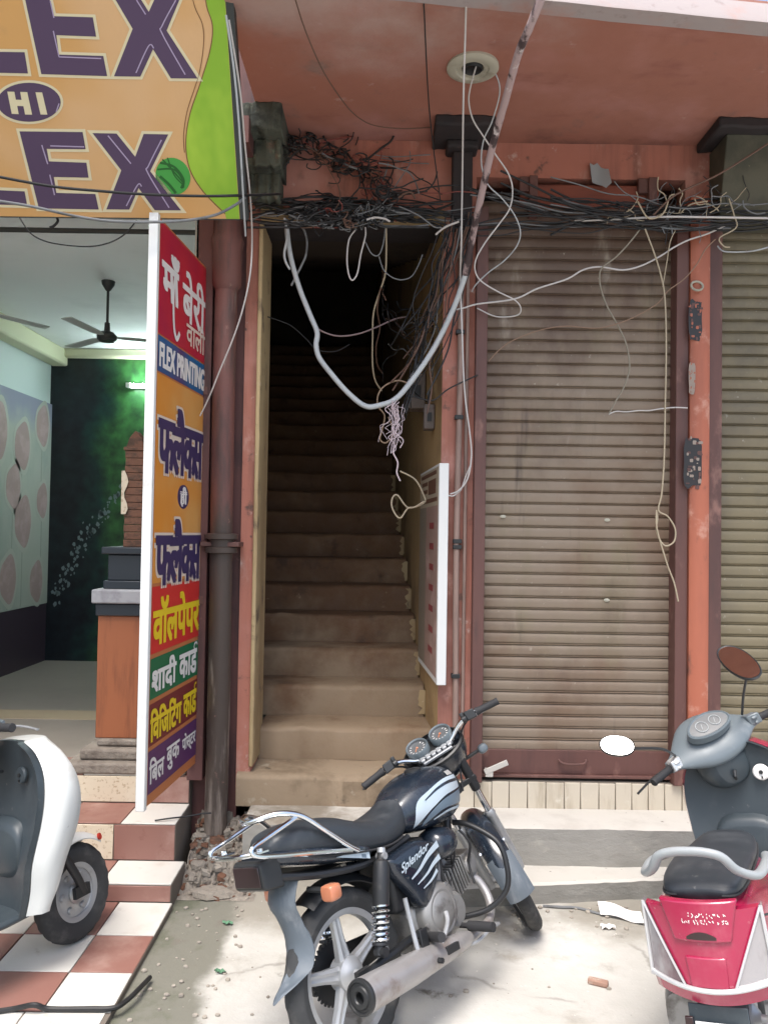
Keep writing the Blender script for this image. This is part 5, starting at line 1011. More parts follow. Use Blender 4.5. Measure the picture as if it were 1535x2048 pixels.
    for y0, r_ in ((.035, .028), (-.038, .026)): q.tube([gc + gn * .013 + gy * (y0 + r_ * math.cos(p)) + gz * (r_ * math.sin(p)) for p in [2 * PI * j / 24 for j in range(24)]], .0022, 6, closed=True); q.obox(gc + gn * .013 + gy * y0, (.002, .003, .03), (gn, gy, gz + gy * .5))
    sp('dial', q, m_railg, gp)
    for s in (-1, 1):
        a, b = V((.915, s * .375, .98)), V((.958, s * .245, .985)); dd = b - a; q = MB(); q.lathe(a, dd, [(0, -.002), (.016, -.002), (.019, .004), (.017, .014), (.018, .06), (.017, .10), (.021, .125), (0, .13)], 16); sp('grip', q, m_rubber, hs)
        q = MB(); q.obox(b + V((-.005, -s * .02, .008)), (.055, .06, .05), (V((1, 0, 0)), dd, V((0, 0, 1)))); q.obox(b + V((-.036, -s * .02, .016)), (.012, .03, .014)); q.obox(b + V((-.036, -s * .02, -.008)), (.012, .018, .014)); sp('switch_cluster', q, m_silver if s > 0 else m_greyp, hs, bevel=.006)
        q = MB(); q.tube(cr([b + V((.02, -s * .03, .0)), b + V((.045, .0, -.004)), b + V((.045, s * .09, -.012)), b + V((.02, s * .20, -.03))], 5), .0075, 7, flat=.7); sp('lever', q, m_alloy if s < 0 else m_black, hs)
    return T, sf, kp, sp, hs
LOC_R = (1.19, 2.506, .003); HR, LR, SR = R(60.2), R(11.2), R(42)
T, sf, kp_, sp2, hs = scooter('scooter', 'magenta scooter with pale tail lenses parked at the right edge', LOC_R, HR, LR, SR, m_mag)
MW = Matrix.LocRotScale(V(LOC_R), T.rotation_euler, V((.889,) * 3)).inverted()
def mirror(px, py, d, root_l, rx, rz, face, tilt, face_m, glass_m):
    c = MW @ P(px, py, d); n = (MW.to_3x3() @ V(face)).normalized(); u = (MW.to_3x3() @ RT).normalized(); u = (u - n * u.dot(n)).normalized(); w = n.cross(u)
    u, w = u * math.cos(tilt) + w * math.sin(tilt), w * math.cos(tilt) - u * math.sin(tilt)
    def ov(f, h): return [c + n * h + u * (rx * f * math.copysign(abs(math.cos(p)) ** .85, math.cos(p))) + w * (rz * f * math.sin(p)) for p in [2 * PI * j / 28 for j in range(28)]]
    r0 = sf(V(root_l)); q = MB(); e = c - u * (rx * .9) * (1 if (r0 - c).dot(u) < 0 else -1) - n * .014
    q.tube(cr([r0, r0 + (e - r0) * .35 + V((0, 0, .02)), e], 6), .006, 8); st_ = kp_('mirror', q, m_black)
    q = MB(); q.loft([ov(.35, -.034), ov(.75, -.028), ov(1.0, -.010), ov(1.04, .0), ov(1.0, .004), ov(.95, .0)]); kp_('mirror_shell', q, face_m, st_, sharp=60)
    q = MB(); q.add(ov(.95, .0015), [tuple(range(28))]); kp_('mirror_glass', q, glass_m, st_, fixn=False)
mirror(1233, 1491, 2.62, (.965, .20, 1.02), .062, .040, (-.15, -.72, .70), -.15, m_black, m_mirror)
mirror(1476, 1324, 2.95, (.965, -.20, 1.03), .06, .112, (-.31, -.48, .82), .25, m_black, m_mirror)
# pale print on the seat front and floor of the right scooter
LOC_L = (-1.815, 2.338, .028)
scooter('scooter', 'white scooter cut by the left edge, its front wheel on the chequered tiles', LOC_L, R(57), R(6), R(12), m_wpaint, .874, (-.15, .13, .06), 1.22)
# ------------------------------------------------------------------ cables and wires
m_wblk = mat('black_cable', (.014, .014, .015), .55); m_wgry = mat('grey_cable', (.17, .175, .18), .5, layers=[((.10, .10, .10), 12, .5, .7)]); m_wwht = mat('white_wire', (.52, .49, .47), .5); m_wbei = mat('beige_wire', (.40, .33, .23), .6); m_wbrn = mat('brown_wire', (.12, .065, .045), .6); m_wred = mat('red_brown_wire', (.20, .05, .04), .6); m_wpal = mat('pale_grey_cable', (.42, .44, .45), .45, layers=[((.26, .26, .26), 9, .55, .75)])
m_peel = mat('peeling_cable_skin', (.36, .26, .25), .7, layers=[((.05, .03, .03), 9, .50, .58, 6, (1, 1, .35)), ((.62, .55, .53), 14, .60, .70, 5, (1, 1, .4))], bump=(30, .6, .004))
used = set()
def wire(name, label, pts, r, m, group=None, cat=None, n=7, sides=7):
    """pts: (px, py, depth) ; missing depths are interpolated"""
    ks = [i for i, p in enumerate(pts) if len(p) > 2]
    full = []
    for i, p in enumerate(pts):
        if len(p) > 2: d = p[2]
        else:
            lo = [k for k in ks if k < i]; hi = [k for k in ks if k > i]
            if lo and hi: a, b = lo[-1], hi[0]; d = pts[a][2] + (pts[b][2] - pts[a][2]) * (i - a) / (b - a)
            else: d = pts[(lo or hi)[-1 if lo else 0]][2]
        full.append(P(p[0], p[1], d))
    q = MB(); q.tube(cr(full, n), r, sides); o = build(name, q, m, center=True, sharp=80)
    return tag(o, label, cat or name.split('_')[-1], group or 'loose wires and cables on the facade')
def c3(L, ox, oy, s, d0=None, d1=None):
    o = [(ox + x / s, oy + y / s) for x, y in L]
    if d0 is not None: o[0] = (*o[0], d0); o[-1] = (*o[-1], d1 if d1 is not None else d0)
    return o
# thick cable: peeling above, grey below
A = [(1092, -30, 2.93), (1060, 50, 3.02), (1035, 110, 3.12), (1010, 200, 3.28), (985, 290, 3.45), (962, 390, 3.62), (945, 470, 3.76), (930, 550, 3.88)]
C_ = [(930, 550, 3.88), (905, 620, 3.95), (865, 700, 4.0), (820, 765, 4.0), (790, 798, 4.0), (760, 810, 4.0), (730, 812, 4.0), (695, 785, 4.02), (660, 745, 4.04), (638, 715, 4.06), (632, 690, 4.06), (634, 665, 4.06), (620, 630, 4.06), (600, 580, 4.07), (585, 530, 4.08), (577, 490, 4.08), (572, 440, 4.09)]
T = thing('thick_cable', 'thick peeling cable hanging from the balcony edge and looping across the dark staircase door', 'cable', P(740, 815, 4.0))
q = MB(); pu = cr([P(*p) for p in A], 8); q.tube(pu, [.0165 * (1 + .12 * MN.noise(V((i * .6, 0, 0)))) for i in range(len(pu))], 10); build('peeling_length', q, m_peel, T)
q = MB(); pl = cr([P(*p) for p in C_], 8); q.tube(pl, .0135, 10); build('bare_length', q, m_wpal, T)
mb = MB(); rr = random.Random(9)
for i in range(16):
    x, y = 788 + rr.gauss(0, 7), 806 + rr.uniform(-6, 8); L_ = []
    for k in range(9): L_.append(P(x, y, 3.985 + rr.uniform(-.01, .01))); x += rr.gauss(0, 7) + (785 - x) * .2; y += rr.uniform(4, 18)
    mb.tube(cr(L_, 4), rr.uniform(.0012, .0028), 5)
L_ = [P(790, 890, 3.985), P(786, 905, 3.985), P(795, 925, 3.985), P(793, 945, 3.985), P(800, 962, 3.985)]; mb.tube(cr(L_, 5), .004, 6)
tag(build('frayed_strands', mb, mat('pinkish_white_strands', (.55, .45, .47), .7), center=True), 'frayed pinkish white strands hanging from the loop of the thick cable', 'frayed strands')
wire('drop_wire', 'long white wire dropping straight from the balcony edge to the clamp on the orange strip', [(932, -30, 2.98), (930, 60), (926, 200, 3.3), (924, 350, 3.62), (922, 480), (920, 560, 3.92), (923, 650), (926, 740), (930, 800), (938, 860), (942, 910, 4.04), (935, 955), (918, 980), (900, 988, 4.08)], .0042, m_wwht)
wire('loose_wire', 'short pale wire ending in the air beside the green edge of the banner', [(452, 30, 2.95), (468, 140), (478, 250), (484, 350), (488, 420), (491, 472, 3.5)], .0042, m_wpal)
wire('loose_wire', 'thin whitish wire running down past the drain pipe to the projecting sign', [(458, 40, 2.97), (480, 180), (490, 290), (500, 390), (504, 480, 3.7), (500, 550), (485, 620), (465, 680), (440, 740), (420, 790), (400, 832, 3.95)], .0038, m_wwht)
wire('black_cable', 'black cable crossing the lower letters of the banner', [(-30, 348, 3.27), (100, 372), (200, 382), (300, 389), (400, 392), (478, 391, 3.4), (560, 388, 3.9)], .006, m_wblk)
wire('grey_cable', 'grey cable sagging along the bottom edge of the banner', [(-30, 398, 3.3), (60, 412), (150, 432), (220, 442), (300, 444, 3.33), (370, 441), (430, 430), (470, 410), (490, 395, 3.5)], .0062, m_wgry)
wire('hanging_wire', 'thin dark wire sagging in a bow in front of the print shop ceiling', [(38, 432, 3.62), (60, 465), (90, 482), (130, 490), (180, 493), (220, 485), (250, 468), (274, 440, 3.55)], .0032, m_wblk)
wire('hook', 'black hook hanging under the banner over the print shop', [(112, 432, 3.6), (116, 442), (108, 452), (100, 455, 3.6)], .006, m_wblk)
wire('soffit_wire', 'thin dark wire crossing the salmon soffit to the middle capital', [(585, -20, 2.95), (610, 60), (645, 140, 3.3), (680, 195), (710, 230), (745, 250, 3.8), (800, 257), (862, 255, 4.0)], .0028, m_wbrn)
wire('soffit_wire', 'black wire hanging from the slab edge onto the middle capital', [(846, -20, 3.0), (852, 120), (858, 220, 3.6), (868, 310), (880, 400, 4.0)], .003, m_wblk)
wire('lamp_wire', 'pale wire winding down from the broken downlight and ending in a loop', c3([(130, 300), (95, 430), (90, 500), (110, 580), (160, 660), (220, 750), (280, 840), (300, 920), (285, 1010), (230, 1090), (170, 1170), (125, 1250), (120, 1310), (150, 1360), (230, 1410), (310, 1450), (340, 1490), (320, 1525), (220, 1530), (130, 1490)], 900, 0, 2.417, 3.45, 4.06), .0036, m_wwht)
wire('lamp_wire', 'thinner pale wire falling from the right side of the downlight', c3([(205, 330), (235, 400), (235, 470), (200, 590), (160, 680), (150, 790), (180, 890), (250, 960), (310, 1040), (338, 1120), (320, 1190), (260, 1260), (180, 1320), (120, 1380), (105, 1410)], 900, 0, 2.417, 3.5, 4.05), .0034, m_wpal)
wire('long_wire', 'long whitish wire waving across the top of the first shutter', c3([(0, 1500), (60, 1490), (130, 1470), (310, 1445), (420, 1395), (560, 1350), (640, 1305), (720, 1290), (830, 1305), (920, 1285), (1010, 1240), (1080, 1195), (1150, 1160), (1240, 1130), (1350, 1080)], 900, 0, 2.417, 4.04, 4.0), .0046, m_wwht)
b = [(940, 140), (985, 260), (1015, 360), (1035, 470), (1042, 700), (1037, 1000), (1032, 1250), (1020, 1420), (1005, 1500)]
wire('knotted_rope', 'beige cord hanging straight down the shutter and ending in a knotted loop', c3(b, 900, 400, 2.417, 3.95, 4.0) + c3([(1050, 1530), (1085, 1590), (1080, 1650), (1040, 1672), (1010, 1640), (995, 1590), (1000, 1540), (996, 1500)], 900, 400, 2.417, 4.0, 4.01) + c3([(995, 120), (1010, 190), (1050, 320), (1080, 400), (1100, 490)], 900, 1000, 2.417, 4.0, 4.02), .0042, m_wbei)
wire('grey_wire', 'dull grey cord curving down the middle of the first shutter', c3([(935, 115), (870, 200), (800, 275), (735, 325), (720, 370), (730, 440), (760, 520), (810, 610), (850, 700), (865, 810), (840, 900), (800, 970), (765, 1035)], 900, 400, 2.417, 3.98, 4.1), .0042, mat('olive_grey_cord', (.25, .22, .17), .7))
wire('white_string', 'white frayed string stretched from the shutter to the orange post', c3([(765, 1035), (800, 1022), (850, 1024), (910, 1018), (960, 1018), (1010, 1010), (1080, 1003), (1145, 1005)], 900, 400, 2.417, 4.1, 4.04), .0036, m_wwht)
wire('brown_wire', 'brownish wire sweeping from the orange post down to the left shutter guide', c3([(1280, 190), (1230, 240), (1190, 310), (1130, 380), (1050, 440), (1000, 500), (900, 560), (800, 600), (700, 620), (560, 610), (430, 630), (300, 680), (230, 730), (185, 780)], 900, 400, 2.417, 3.95, 4.1), .003, mat('tan_wire', (.24, .15, .10), .6))
wire('brown_wire', 'short thin wire hanging beside the knotted cord at the shutter top', c3([(1115, 100), (1065, 190), (1045, 300), (1025, 420)], 900, 400, 2.417, 3.98, 4.0), .003, m_wbei)
wire('straight_cable', 'straight whitish cable running right from the shutter top to the photo edge', c3([(600, 1068), (800, 1060), (950, 1052), (1050, 1048), (1250, 1050), (1600, 1056)], 900, 0, 2.417, 4.0, 3.9), .0055, m_wwht)
wire('bent_wire', 'bent pale wire end sticking up through the straight cable', c3([(905, 975), (950, 1050), (1000, 1050), (1035, 1020), (1060, 950), (1085, 940)], 900, 0, 2.417, 3.93, 3.93), .0042, m_wbei)
wire('diagonal_cable', 'dark cable rising to the right in front of the tin hood', c3([(1600, 655), (1540, 690), (1300, 840), (1090, 940), (980, 1040)], 900, 0, 2.417, 3.8, 3.95), .005, m_wbrn)
wire('curved_wire', 'pale wire curving right below the straight cable at the second shutter', c3([(1290, 1190), (1320, 1215), (1400, 1218), (1480, 1210), (1600, 1175)], 900, 0, 2.417, 4.0, 3.9), .0038, m_wpal)
wire('curved_wire', 'small hooked wire end in front of the second shutter top', c3([(1345, 960), (1370, 1040), (1380, 1100), (1300, 1150), (1320, 1190), (1350, 1195)], 900, 0, 2.417, 3.95, 3.97), .0036, m_wbei)
wire('wall_wire', 'black wire leaving the cable loop and crossing the orange strip to the shutter guide', [(815, 790, 4.1), (845, 798), (867, 800), (893, 780), (922, 765), (955, 750, 4.08)], .0042, m_wblk)
z7 = lambda L, a, b_: c3(L, 400, 400, 2.741, a, b_)
wire('looped_wire', 'white U shaped wire loop at the middle of the door top', z7([(850, 165), (815, 220), (805, 330), (815, 410), (835, 440), (862, 400), (880, 300), (905, 200), (905, 150)], 4.05, 4.05), .0042, m_wwht)
wire('looped_wire', 'grey wire loop right of the white U loop', z7([(905, 230), (940, 295), (980, 300), (1005, 230), (1015, 150)], 4.06, 4.06), .0036, m_wgry)
wire('looped_wire', 'long beige wire hanging from the door top to the switch box', z7([(1018, 150), (1020, 250), (1015, 400), (985, 500), (950, 620), (945, 750), (945, 900), (960, 990), (995, 1045)], 4.06, 4.5), .0046, m_wbei)
wire('looped_wire', 'second beige wire hanging close behind the long beige one', z7([(990, 480), (970, 600), (985, 700), (965, 800), (970, 900), (1000, 950)], 4.2, 4.6), .004, m_wbrn)
wire('looped_wire', 'wide thin grey loop at the right of the door top', z7([(980, 310), (1010, 390), (1080, 435), (1150, 425), (1190, 370), (1218, 300)], 4.06, 4.08), .0032, m_wgry)
wire('cross_wire', 'pinkish grey wire crossing the dark doorway in a long sag', z7([(600, 655), (650, 710), (750, 745), (860, 735), (960, 700), (1060, 655), (1130, 640)], 4.1, 4.35), .0044, mat('pinkish_wire', (.24, .17, .17), .6))
wire('cross_wire', 'fainter wire crossing the left half of the doorway', z7([(370, 640), (430, 660), (500, 690), (580, 760), (640, 820), (740, 830), (820, 790)], 4.3, 4.4), .0032, m_wblk)
wire('wire_stub', 'short bright white stub of wire sticking out at the top right of the door', z7([(1290, 190), (1340, 150), (1418, 118)], 4.0, 3.95), .0055, m_wwht)
wire('wire_stub', 'short white arched stub on top of the tangle over the door', z7([(912, 108), (960, 96), (1010, 103), (1040, 118)], 3.98, 3.98), .0052, m_wwht)
wire('hanging_loop', 'dark loop of cable hanging at the top left corner of the doorway', z7([(500, 130), (560, 150), (585, 220), (580, 300), (560, 350), (520, 430), (500, 470)], 4.08, 4.08), .006, m_wgry)
wire('hanging_loop', 'pale short cable beside the thick cable at the top left of the doorway', z7([(462, 100), (478, 190), (462, 290), (470, 340), (492, 380)], 4.05, 4.05), .0065, m_wpal)
wire('coiled_wire', 'beige wire coil tied above the poster board', c3([(240, 670), (330, 720), (380, 810), (385, 860), (290, 890), (225, 815), (195, 830), (190, 880), (215, 935), (245, 950), (285, 895), (330, 885), (385, 850)], 720, 720, 3.013, 4.25, 4.2), .0048, m_wbei)
wire('coiled_wire', 'round brown wire loop hooked over the thick cable', z7([(1140, 1005), (1080, 990), (1010, 1020), (975, 1070), (975, 1130), (1010, 1180), (1000, 1250), (985, 1310), (1020, 1330), (1060, 1270), (1030, 1190)], 4.05, 4.1), .0042, mat('tan_loop_wire', (.25, .17, .11), .6))
wire('clamp_wire', 'white twisted wire end at the clamp beside the poster board', [(893, 990, 4.08), (905, 992), (915, 985), (922, 978), (930, 955), (940, 930, 4.07)], .0034, m_wwht)
# tangles too dense to count
def tangle(name, label, mats, seed): return MB(), random.Random(seed)
mb = MB(); rr = random.Random(21)
def strand(x, y, a, step, n_, dsp, bend, back, cols, rad):
    L_ = []; d = rr.uniform(3.97, 4.12); da = rr.gauss(0, bend); x0, y0 = x, y
    for k in range(n_):
        L_.append(P(x, min(max(y, 250), 455), min(d, 4.12))); x += step * math.cos(a) * rr.uniform(.7, 1.3); y += step * .8 * math.sin(a) * rr.uniform(.7, 1.3); da = (da + rr.gauss(0, bend)) * .85; a += da
        x += (x0 - x) * back; y += (y0 - y) * back; d = min(max(d + rr.uniform(-.02, .02), 3.93), 4.12)
    mb.tube(cr(L_, 5), rr.choice(rad), 5, rr.choice(cols))
knots = [(575, 285, 16), (610, 292, 18), (640, 312, 20), (668, 335, 16), (712, 330, 12), (745, 355, 18), (775, 385, 20), (700, 300, 8), (650, 420, 22), (700, 432, 20), (615, 430, 14)]
for cx, cy, n_ in knots:                              # dense knots
    for i in range(n_ // 2): strand(cx + rr.gauss(0, 11), cy + rr.gauss(0, 9), rr.uniform(0, 2 * PI), rr.uniform(6, 15), rr.randint(6, 14), 0, .45, .12, [0, 0, 0, 0, 2, 3], [.003, .004, .0055])
for i in range(34):                                   # strands running between the knots
    k = rr.randrange(len(knots)); cx, cy, _ = knots[k]; strand(cx, cy, rr.choice([.5, .7, .3, 2.2, 1.5, 3.4, -.3, 0]) + rr.gauss(0, .3), rr.uniform(18, 34), rr.randint(5, 10), 0, .16, 0, [0, 0, 0, 0, 1, 2, 3], [.003, .0042, .006])
for i in range(12):                                   # long wires leaving for the pilaster
    strand(rr.uniform(700, 800), rr.uniform(300, 420), rr.uniform(-.1, .5), rr.uniform(20, 28), 6, 0, .08, 0, [0, 0, 1], [.003, .004])
for i in range(36):                                  # strands lying across the door head
    y = rr.uniform(395, 446); L_ = []; ph = rr.uniform(0, 6); x0, x1 = rr.uniform(480, 650), rr.uniform(700, 960)
    for k in range(9): L_.append(P(x0 + (x1 - x0) * k / 8, y + 9 * math.sin(ph + k * .8) + rr.gauss(0, 3), 4.06 + rr.uniform(-.03, .03)))
    mb.tube(cr(L_, 4), rr.choice([.003, .0042, .006]), 5, rr.choice([0, 0, 0, 0, 1]))
for i in range(26):                                  # knots of small loops
    x, y = rr.uniform(600, 770), rr.uniform(415, 452); L_ = []
    for k in range(12): L_.append(P(x + rr.gauss(0, 12), y + rr.gauss(0, 8), 4.03 + rr.uniform(-.03, .03)))
    mb.tube(cr(L_, 4), .003, 5, rr.choice([0, 0, 1]))
tag(build('wire_tangle', mb, [m_wblk, m_wgry, m_wbrn, m_wred], center=True, sharp=80, fixn=False), 'dense black tangle of wires on the wall above the staircase door', 'wire tangle', kind='stuff')
mb = MB(); rr = random.Random(31)
for i in range(27):                                  # bundle to the right
    y0, y1 = rr.uniform(375, 468), rr.uniform(395, 456); L_ = []; x0 = rr.choice([930, 940, 1000, 1100]); x1 = rr.choice([1560, 1560, 1460, 1420]); sg = rr.uniform(2, 26); d0 = rr.uniform(3.95, 4.06); 
    if rr.random() < .3: y0 = rr.uniform(340, 400)
    for k in range(9):
        t = k / 8; L_.append(P(x0 + (x1 - x0) * t, y0 + (y1 - y0) * (1 - (1 - t) ** 2) + sg * math.sin(PI * t) + rr.gauss(0, 5), d0 + .02 * math.sin(k)))
    mb.tube(cr(L_, 4), rr.choice([.0035, .0045, .006]), 5, rr.choice([0, 0, 0, 0, 0, 1, 1]))
for i in range(34):                                  # loose ends at the right
    x, y = rr.uniform(1230, 1500), rr.uniform(395, 440); a = rr.uniform(-2.6, -.3) if rr.random() < .6 else rr.uniform(.3, 2.8); L_ = []
    for k in range(5): L_.append(P(x, y, 3.97)); x += 16 * math.cos(a); y += 13 * math.sin(a); a += rr.gauss(0, .5)
    mb.tube(cr(L_, 4), rr.choice([.002, .003, .0036]), 5, rr.choice([0, 1, 2]))
tag(build('cable_bundle', mb, [m_wblk, m_wgry, m_wbei], center=True, sharp=80, fixn=False), 'black bundle of cables slung across the top of the shutters', 'cable bundle', kind='stuff')
mb = MB(); rr = random.Random(41)
for i in range(24):                                  # cables diving down the right door jamb
    x0, y0 = rr.uniform(880, 950), rr.uniform(420, 470); x1, y1 = rr.uniform(775, 880), rr.uniform(640, 860); L_ = []; b_ = rr.uniform(-30, 30)
    for k in range(8):
        t = k / 7; L_.append(P(x0 + (x1 - x0) * t ** 1.1 + b_ * math.sin(PI * t) + rr.gauss(0, 4), y0 + (y1 - y0) * t, 4.03 + (rr.uniform(.0, .25) * t if x1 < 850 else 0)))
    mb.tube(cr(L_, 5), rr.choice([.003, .004, .005]), 5, rr.choice([0, 0, 0, 0, 2, 1]))
for i in range(16):
    x, y = rr.uniform(770, 850), rr.uniform(600, 700); L_ = []; a = rr.uniform(0, 6)
    for k in range(9): L_.append(P(x, y, rr.uniform(4.2, 4.5))); x += 17 * math.cos(a); y += 17 * math.sin(a); a += rr.gauss(0, .6); x = min(max(x, 765), 865)
    mb.tube(cr(L_, 5), rr.choice([.0025, .0035]), 5, rr.choice([0, 0, 1, 2]))
tag(build('wire_tangle', mb, [m_wblk, m_wgry, m_wbrn], center=True, sharp=80, fixn=False), 'black cables diving down the right jamb of the staircase door', 'wire tangle', kind='stuff')

# ------------------------------------------------------------------ rubble and litter
def rock(c, s, seed, flat=.6, m=None):
    q = MB(); rr = random.Random(seed); rg = []; k = 8
    for f, z in ((.78, -.5), (1, -.25), (.97, .25), (.70, .5)): rg.append([V((s[0] * f * math.cos(p) * rr.uniform(.82, 1.12), s[1] * f * math.sin(p) * rr.uniform(.82, 1.12), s[2] * 2 * (z + rr.uniform(-.09, .09)))) for p in [2 * PI * j / k + .3 * math.sin(seed + j) for j in range(k)]])
    q.loft(rg); q.xf(lambda v: v + V(c) + V((0, 0, s[2] * .8))); return q
mb = MB()
def heap(u, v):
    x = -.93 + .36 * u; y = 3.66 + .50 * v; o = V((x * 6, y * 6, 0))
    cell = MN.cell(V((x * 13 + .3 * MN.noise(o * 2), y * 13, 0))); rid = abs(MN.noise(o * 2.2)) + .5 * abs(MN.noise(o * 5))
    h = .015 + .24 * max(0, v - .2) ** .8 + .035 * (cell - .5) * min(1, v * 3) + .05 * rid + .012 * MN.noise(o * 9)
    return (x, y, max(h * (1 if u < .85 else (1 - u) / .15 * .9 + .1) * min(1, v * 5 + .1), -.01))
mb.grid(heap, 70, 80); rr = random.Random(15)
for i in range(220):
    u, v = rr.random() * .95, rr.random() ** .8; x, y, z = heap(u, v); s_ = rr.choice([.010, .014, .02, .03])
    an = rr.uniform(0, PI); ax = (V((math.cos(an), math.sin(an), rr.uniform(-.5, .5))), V((-math.sin(an), math.cos(an), rr.uniform(-.4, .4))), V((0, 0, 1)))
    k0 = len(mb.v); mb.obox((x, y, z + s_ * .15), (s_ * rr.uniform(1, 1.9), s_, s_ * rr.uniform(.5, .8)), ax, rr.choice([0, 0, 1, 2]))
    for k in range(k0, len(mb.v)): mb.v[k] = tuple(c_ + rr.uniform(-.16, .16) * s_ for c_ in mb.v[k])
tag(build('rubble_heap', mb, [m_rubble, m_stone, m_brickt], center=True, sharp=25), 'crumbling cement rubble at the foot of the drain pipe', 'rubble', kind='stuff')
for i, (px, py, d, s, lb) in enumerate([(425, 1752, 3.70, (.10, .05, .022), 'flat rounded stone slab lying at the foot of the rubble'), (398, 1690, 3.85, (.04, .028, .02), 'grey broken stone under the projecting sign corner'), (452, 1655, 4.0, (.05, .03, .018), 'flat stone on the rubble right beside the drain pipe foot'), (480, 1700, 3.85, (.035, .03, .02), 'brownish stone of the rubble near the grab rail of the motorcycle'), (400, 1640, 4.02, (.045, .03, .018), 'pale broken stone directly below the drain pipe')]):
    c = P(px, py, d); g = heap(min(max((c.x + .93) / .36, 0), 1), min(max((c.y - 3.66) / .5, 0), 1))[2] if i else .0
    q = rock((c.x, c.y, max(g - .3 * s[2], 0) if i else .0), s, 50 + i); tag(build('stone', q, m_rubble, center=True, sharp=22), lb, 'stone', 'stones at the foot of the wall')
def onground(px, py, z=0.0):
    r = ray(px, py); return CAM + r * ((z - CAM.z) / r.z)
mb = MB(); rr = random.Random(77)
for i in range(170):
    if i < 90: c = V((rr.uniform(-.9, -.55), rr.uniform(2.3, 3.6), 0))
    elif i < 140: c = V((rr.uniform(.6, 1.5), 3.60 + rr.gauss(0, .05), 0)); c.y = min(c.y, fy(c.x) - .03)
    else: c = V((rr.uniform(-.5, 1.2), rr.uniform(2.5, 3.5), 0))
    s = rr.uniform(.003, .012); q = rock(c, (s, s * rr.uniform(.6, 1), s * .5), i); mb.add(q.v, q.f)
tag(build('gravel', mb, m_stone, sharp=40, fixn=False), 'scattered grit and pebbles on the lane', 'gravel', kind='stuff')
m_green = mat('green_plastic_scrap', (.10, .22, .13), .5)
for i, (px, py, lb) in enumerate([(440, 1945, 'small green plastic scrap on the dirt, nearer of two'), (455, 1848, 'small green plastic scrap on the dirt, farther of two')]):
    c = onground(px, py, .004); q = MB(); rr = random.Random(i); q.sheet(lambda u, v: (c.x + .035 * (u - .5) + .008 * math.sin(v * 5), c.y + .02 * (v - .5), .004 + .01 * abs(math.sin(u * 5 + v * 3 + i))), 6, 4, (0, 0, .0015)); tag(build('plastic_scrap', q, m_green, center=True), lb, 'scrap', 'green scraps on the dirt')
a, b = onground(1197, 1815, .03), onground(1288, 1838, .02)
q = MB(); q.sheet(lambda u, v: (a.x + (b.x - a.x) * u + .012 * math.sin(u * 4), a.y + (b.y - a.y) * u + .05 * (v - .5), .010 + .035 * v * (1 - .3 * u) + .006 * math.sin(u * 7)), 12, 4, (0, 0, .002)); tag(build('paper_strip', q, m_swh, center=True), 'long white strip of paper lying by the magenta scooter', 'paper strip')
c = onground(1195, 1970); q = MB(); q.obox((c.x, c.y, .011), (.075, .028, .02), (V((1, -.45, 0)), V((.45, 1, 0)), V((0, 0, 1)))); tag(build('brick_chip', q, mat('brick_chip', (.33, .20, .15), .9, layers=[((.5, .42, .35), 14, .5, .7)]), bevel=.005, center=True), 'small reddish brick chip lying on the bright concrete', 'brick chip')
c = onground(1215, 1858); q = MB(); q.sheet(lambda u, v: (c.x + .06 * (u - .5), c.y + .03 * (v - .5), .004 + .012 * abs(math.sin(u * 6 + v * 4))), 8, 4, (0, 0, .0015)); tag(build('paper_scrap', q, m_swh, center=True), 'crumpled white paper scrap below the white paper strip', 'paper scrap')
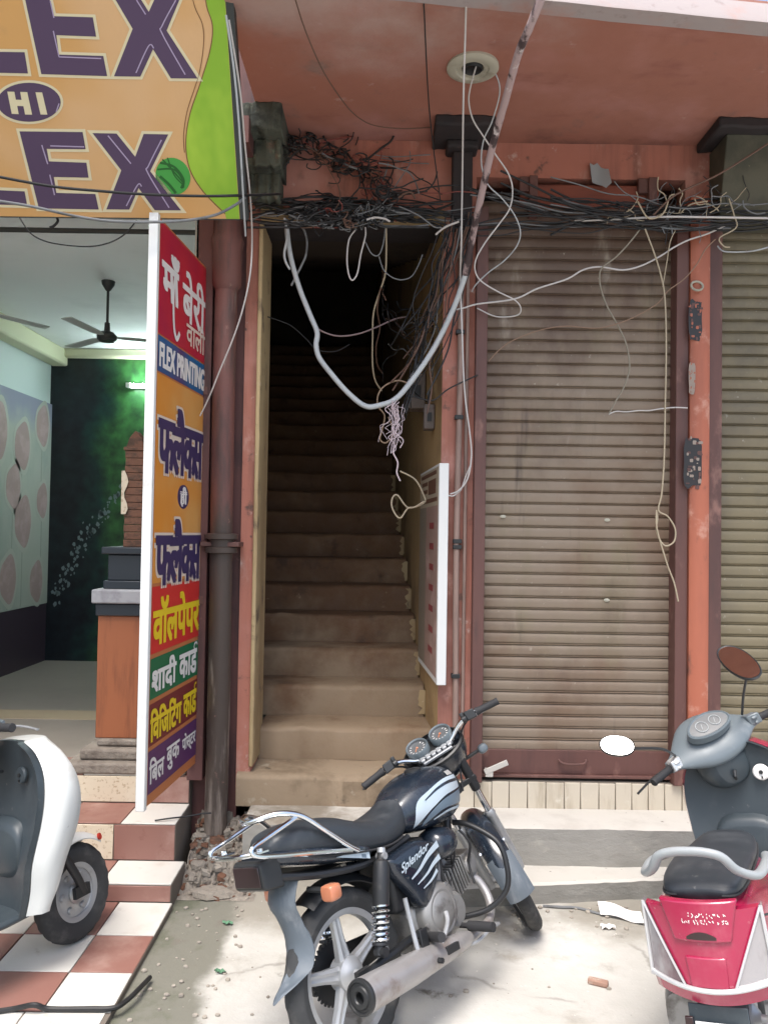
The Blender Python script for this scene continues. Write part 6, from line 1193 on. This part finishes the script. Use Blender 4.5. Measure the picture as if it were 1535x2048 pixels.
q = MB(); q.tube(cr([onground(1085, 1812, .006), onground(1120, 1814, .008), onground(1155, 1816, .006), onground(1200, 1828, .006), onground(1245, 1835, .008), onground(1310, 1850, .006)], 6), .006, 7); tag(build('ground_cable', q, m_wgry, center=True), 'dark cable lying on the ground along the stone steps', 'cable')
q = MB(); q.tube(cr([onground(-40, 2028, .038), onground(25, 2018, .038), onground(68, 2010, .06), onground(100, 2018, .038), onground(180, 2018, .038), onground(228, 2016, .038), onground(255, 2000, .038), onground(276, 1980, .038), onground(300, 1955, .02)], 6), .009, 8); tag(build('ground_cable', q, m_wblk, center=True), 'black cable lying along the front edge of the chequered tiles', 'cable')
c = P(300, 1648, 3.83); q = MB(); q.tube(cr([(c.x + .02, 3.84, .295), (c.x + .09, 3.86, .30), (c.x + .16, 3.90, .296), (c.x + .23, 3.93, .30), (c.x + .27, 3.94, .30)], 5), .004, 6); tag(build('ground_cable', q, m_wblk, center=True), 'thin dark wire lying on the white tile under the projecting sign', 'cable')

# ------------------------------------------------------------------ light
wd = bpy.data.worlds.new('World'); scn.world = wd; wd.use_nodes = True
nt = wd.node_tree; bg = nt.nodes['Background']; sky = nt.nodes.new('ShaderNodeTexSky'); sky.sky_type = 'NISHITA'; sky.sun_disc = False
SEL, SAZ = 68, 200
sky.sun_elevation = R(SEL); sky.sun_rotation = R(SAZ); sky.dust_density = 4; sky.air_density = 1.2
hs_ = nt.nodes.new('ShaderNodeHueSaturation'); hs_.inputs['Saturation'].default_value = .9; nt.links.new(sky.outputs[0], hs_.inputs['Color']); nt.links.new(hs_.outputs[0], bg.inputs['Color'])
bg.inputs['Strength'].default_value = .15
sn = bpy.data.lights.new('sun', 'SUN'); so = bpy.data.objects.new('sun', sn); COL.objects.link(so)
sn.energy = 1.5; sn.angle = R(26); sn.color = (1, .985, .955)
dv = V((math.sin(R(SAZ)) * math.cos(R(SEL)), math.cos(R(SAZ)) * math.cos(R(SEL)), math.sin(R(SEL))))   # towards the sun
so.rotation_euler = dv.to_track_quat('Z', 'Y').to_euler()
vs = scn.view_settings; vs.view_transform = 'Standard'; vs.look = 'None'; vs.gamma = 1; vs.use_curve_mapping = False; vs.exposure = 1.12
scn.cycles.max_bounces = 8; scn.cycles.diffuse_bounces = 5
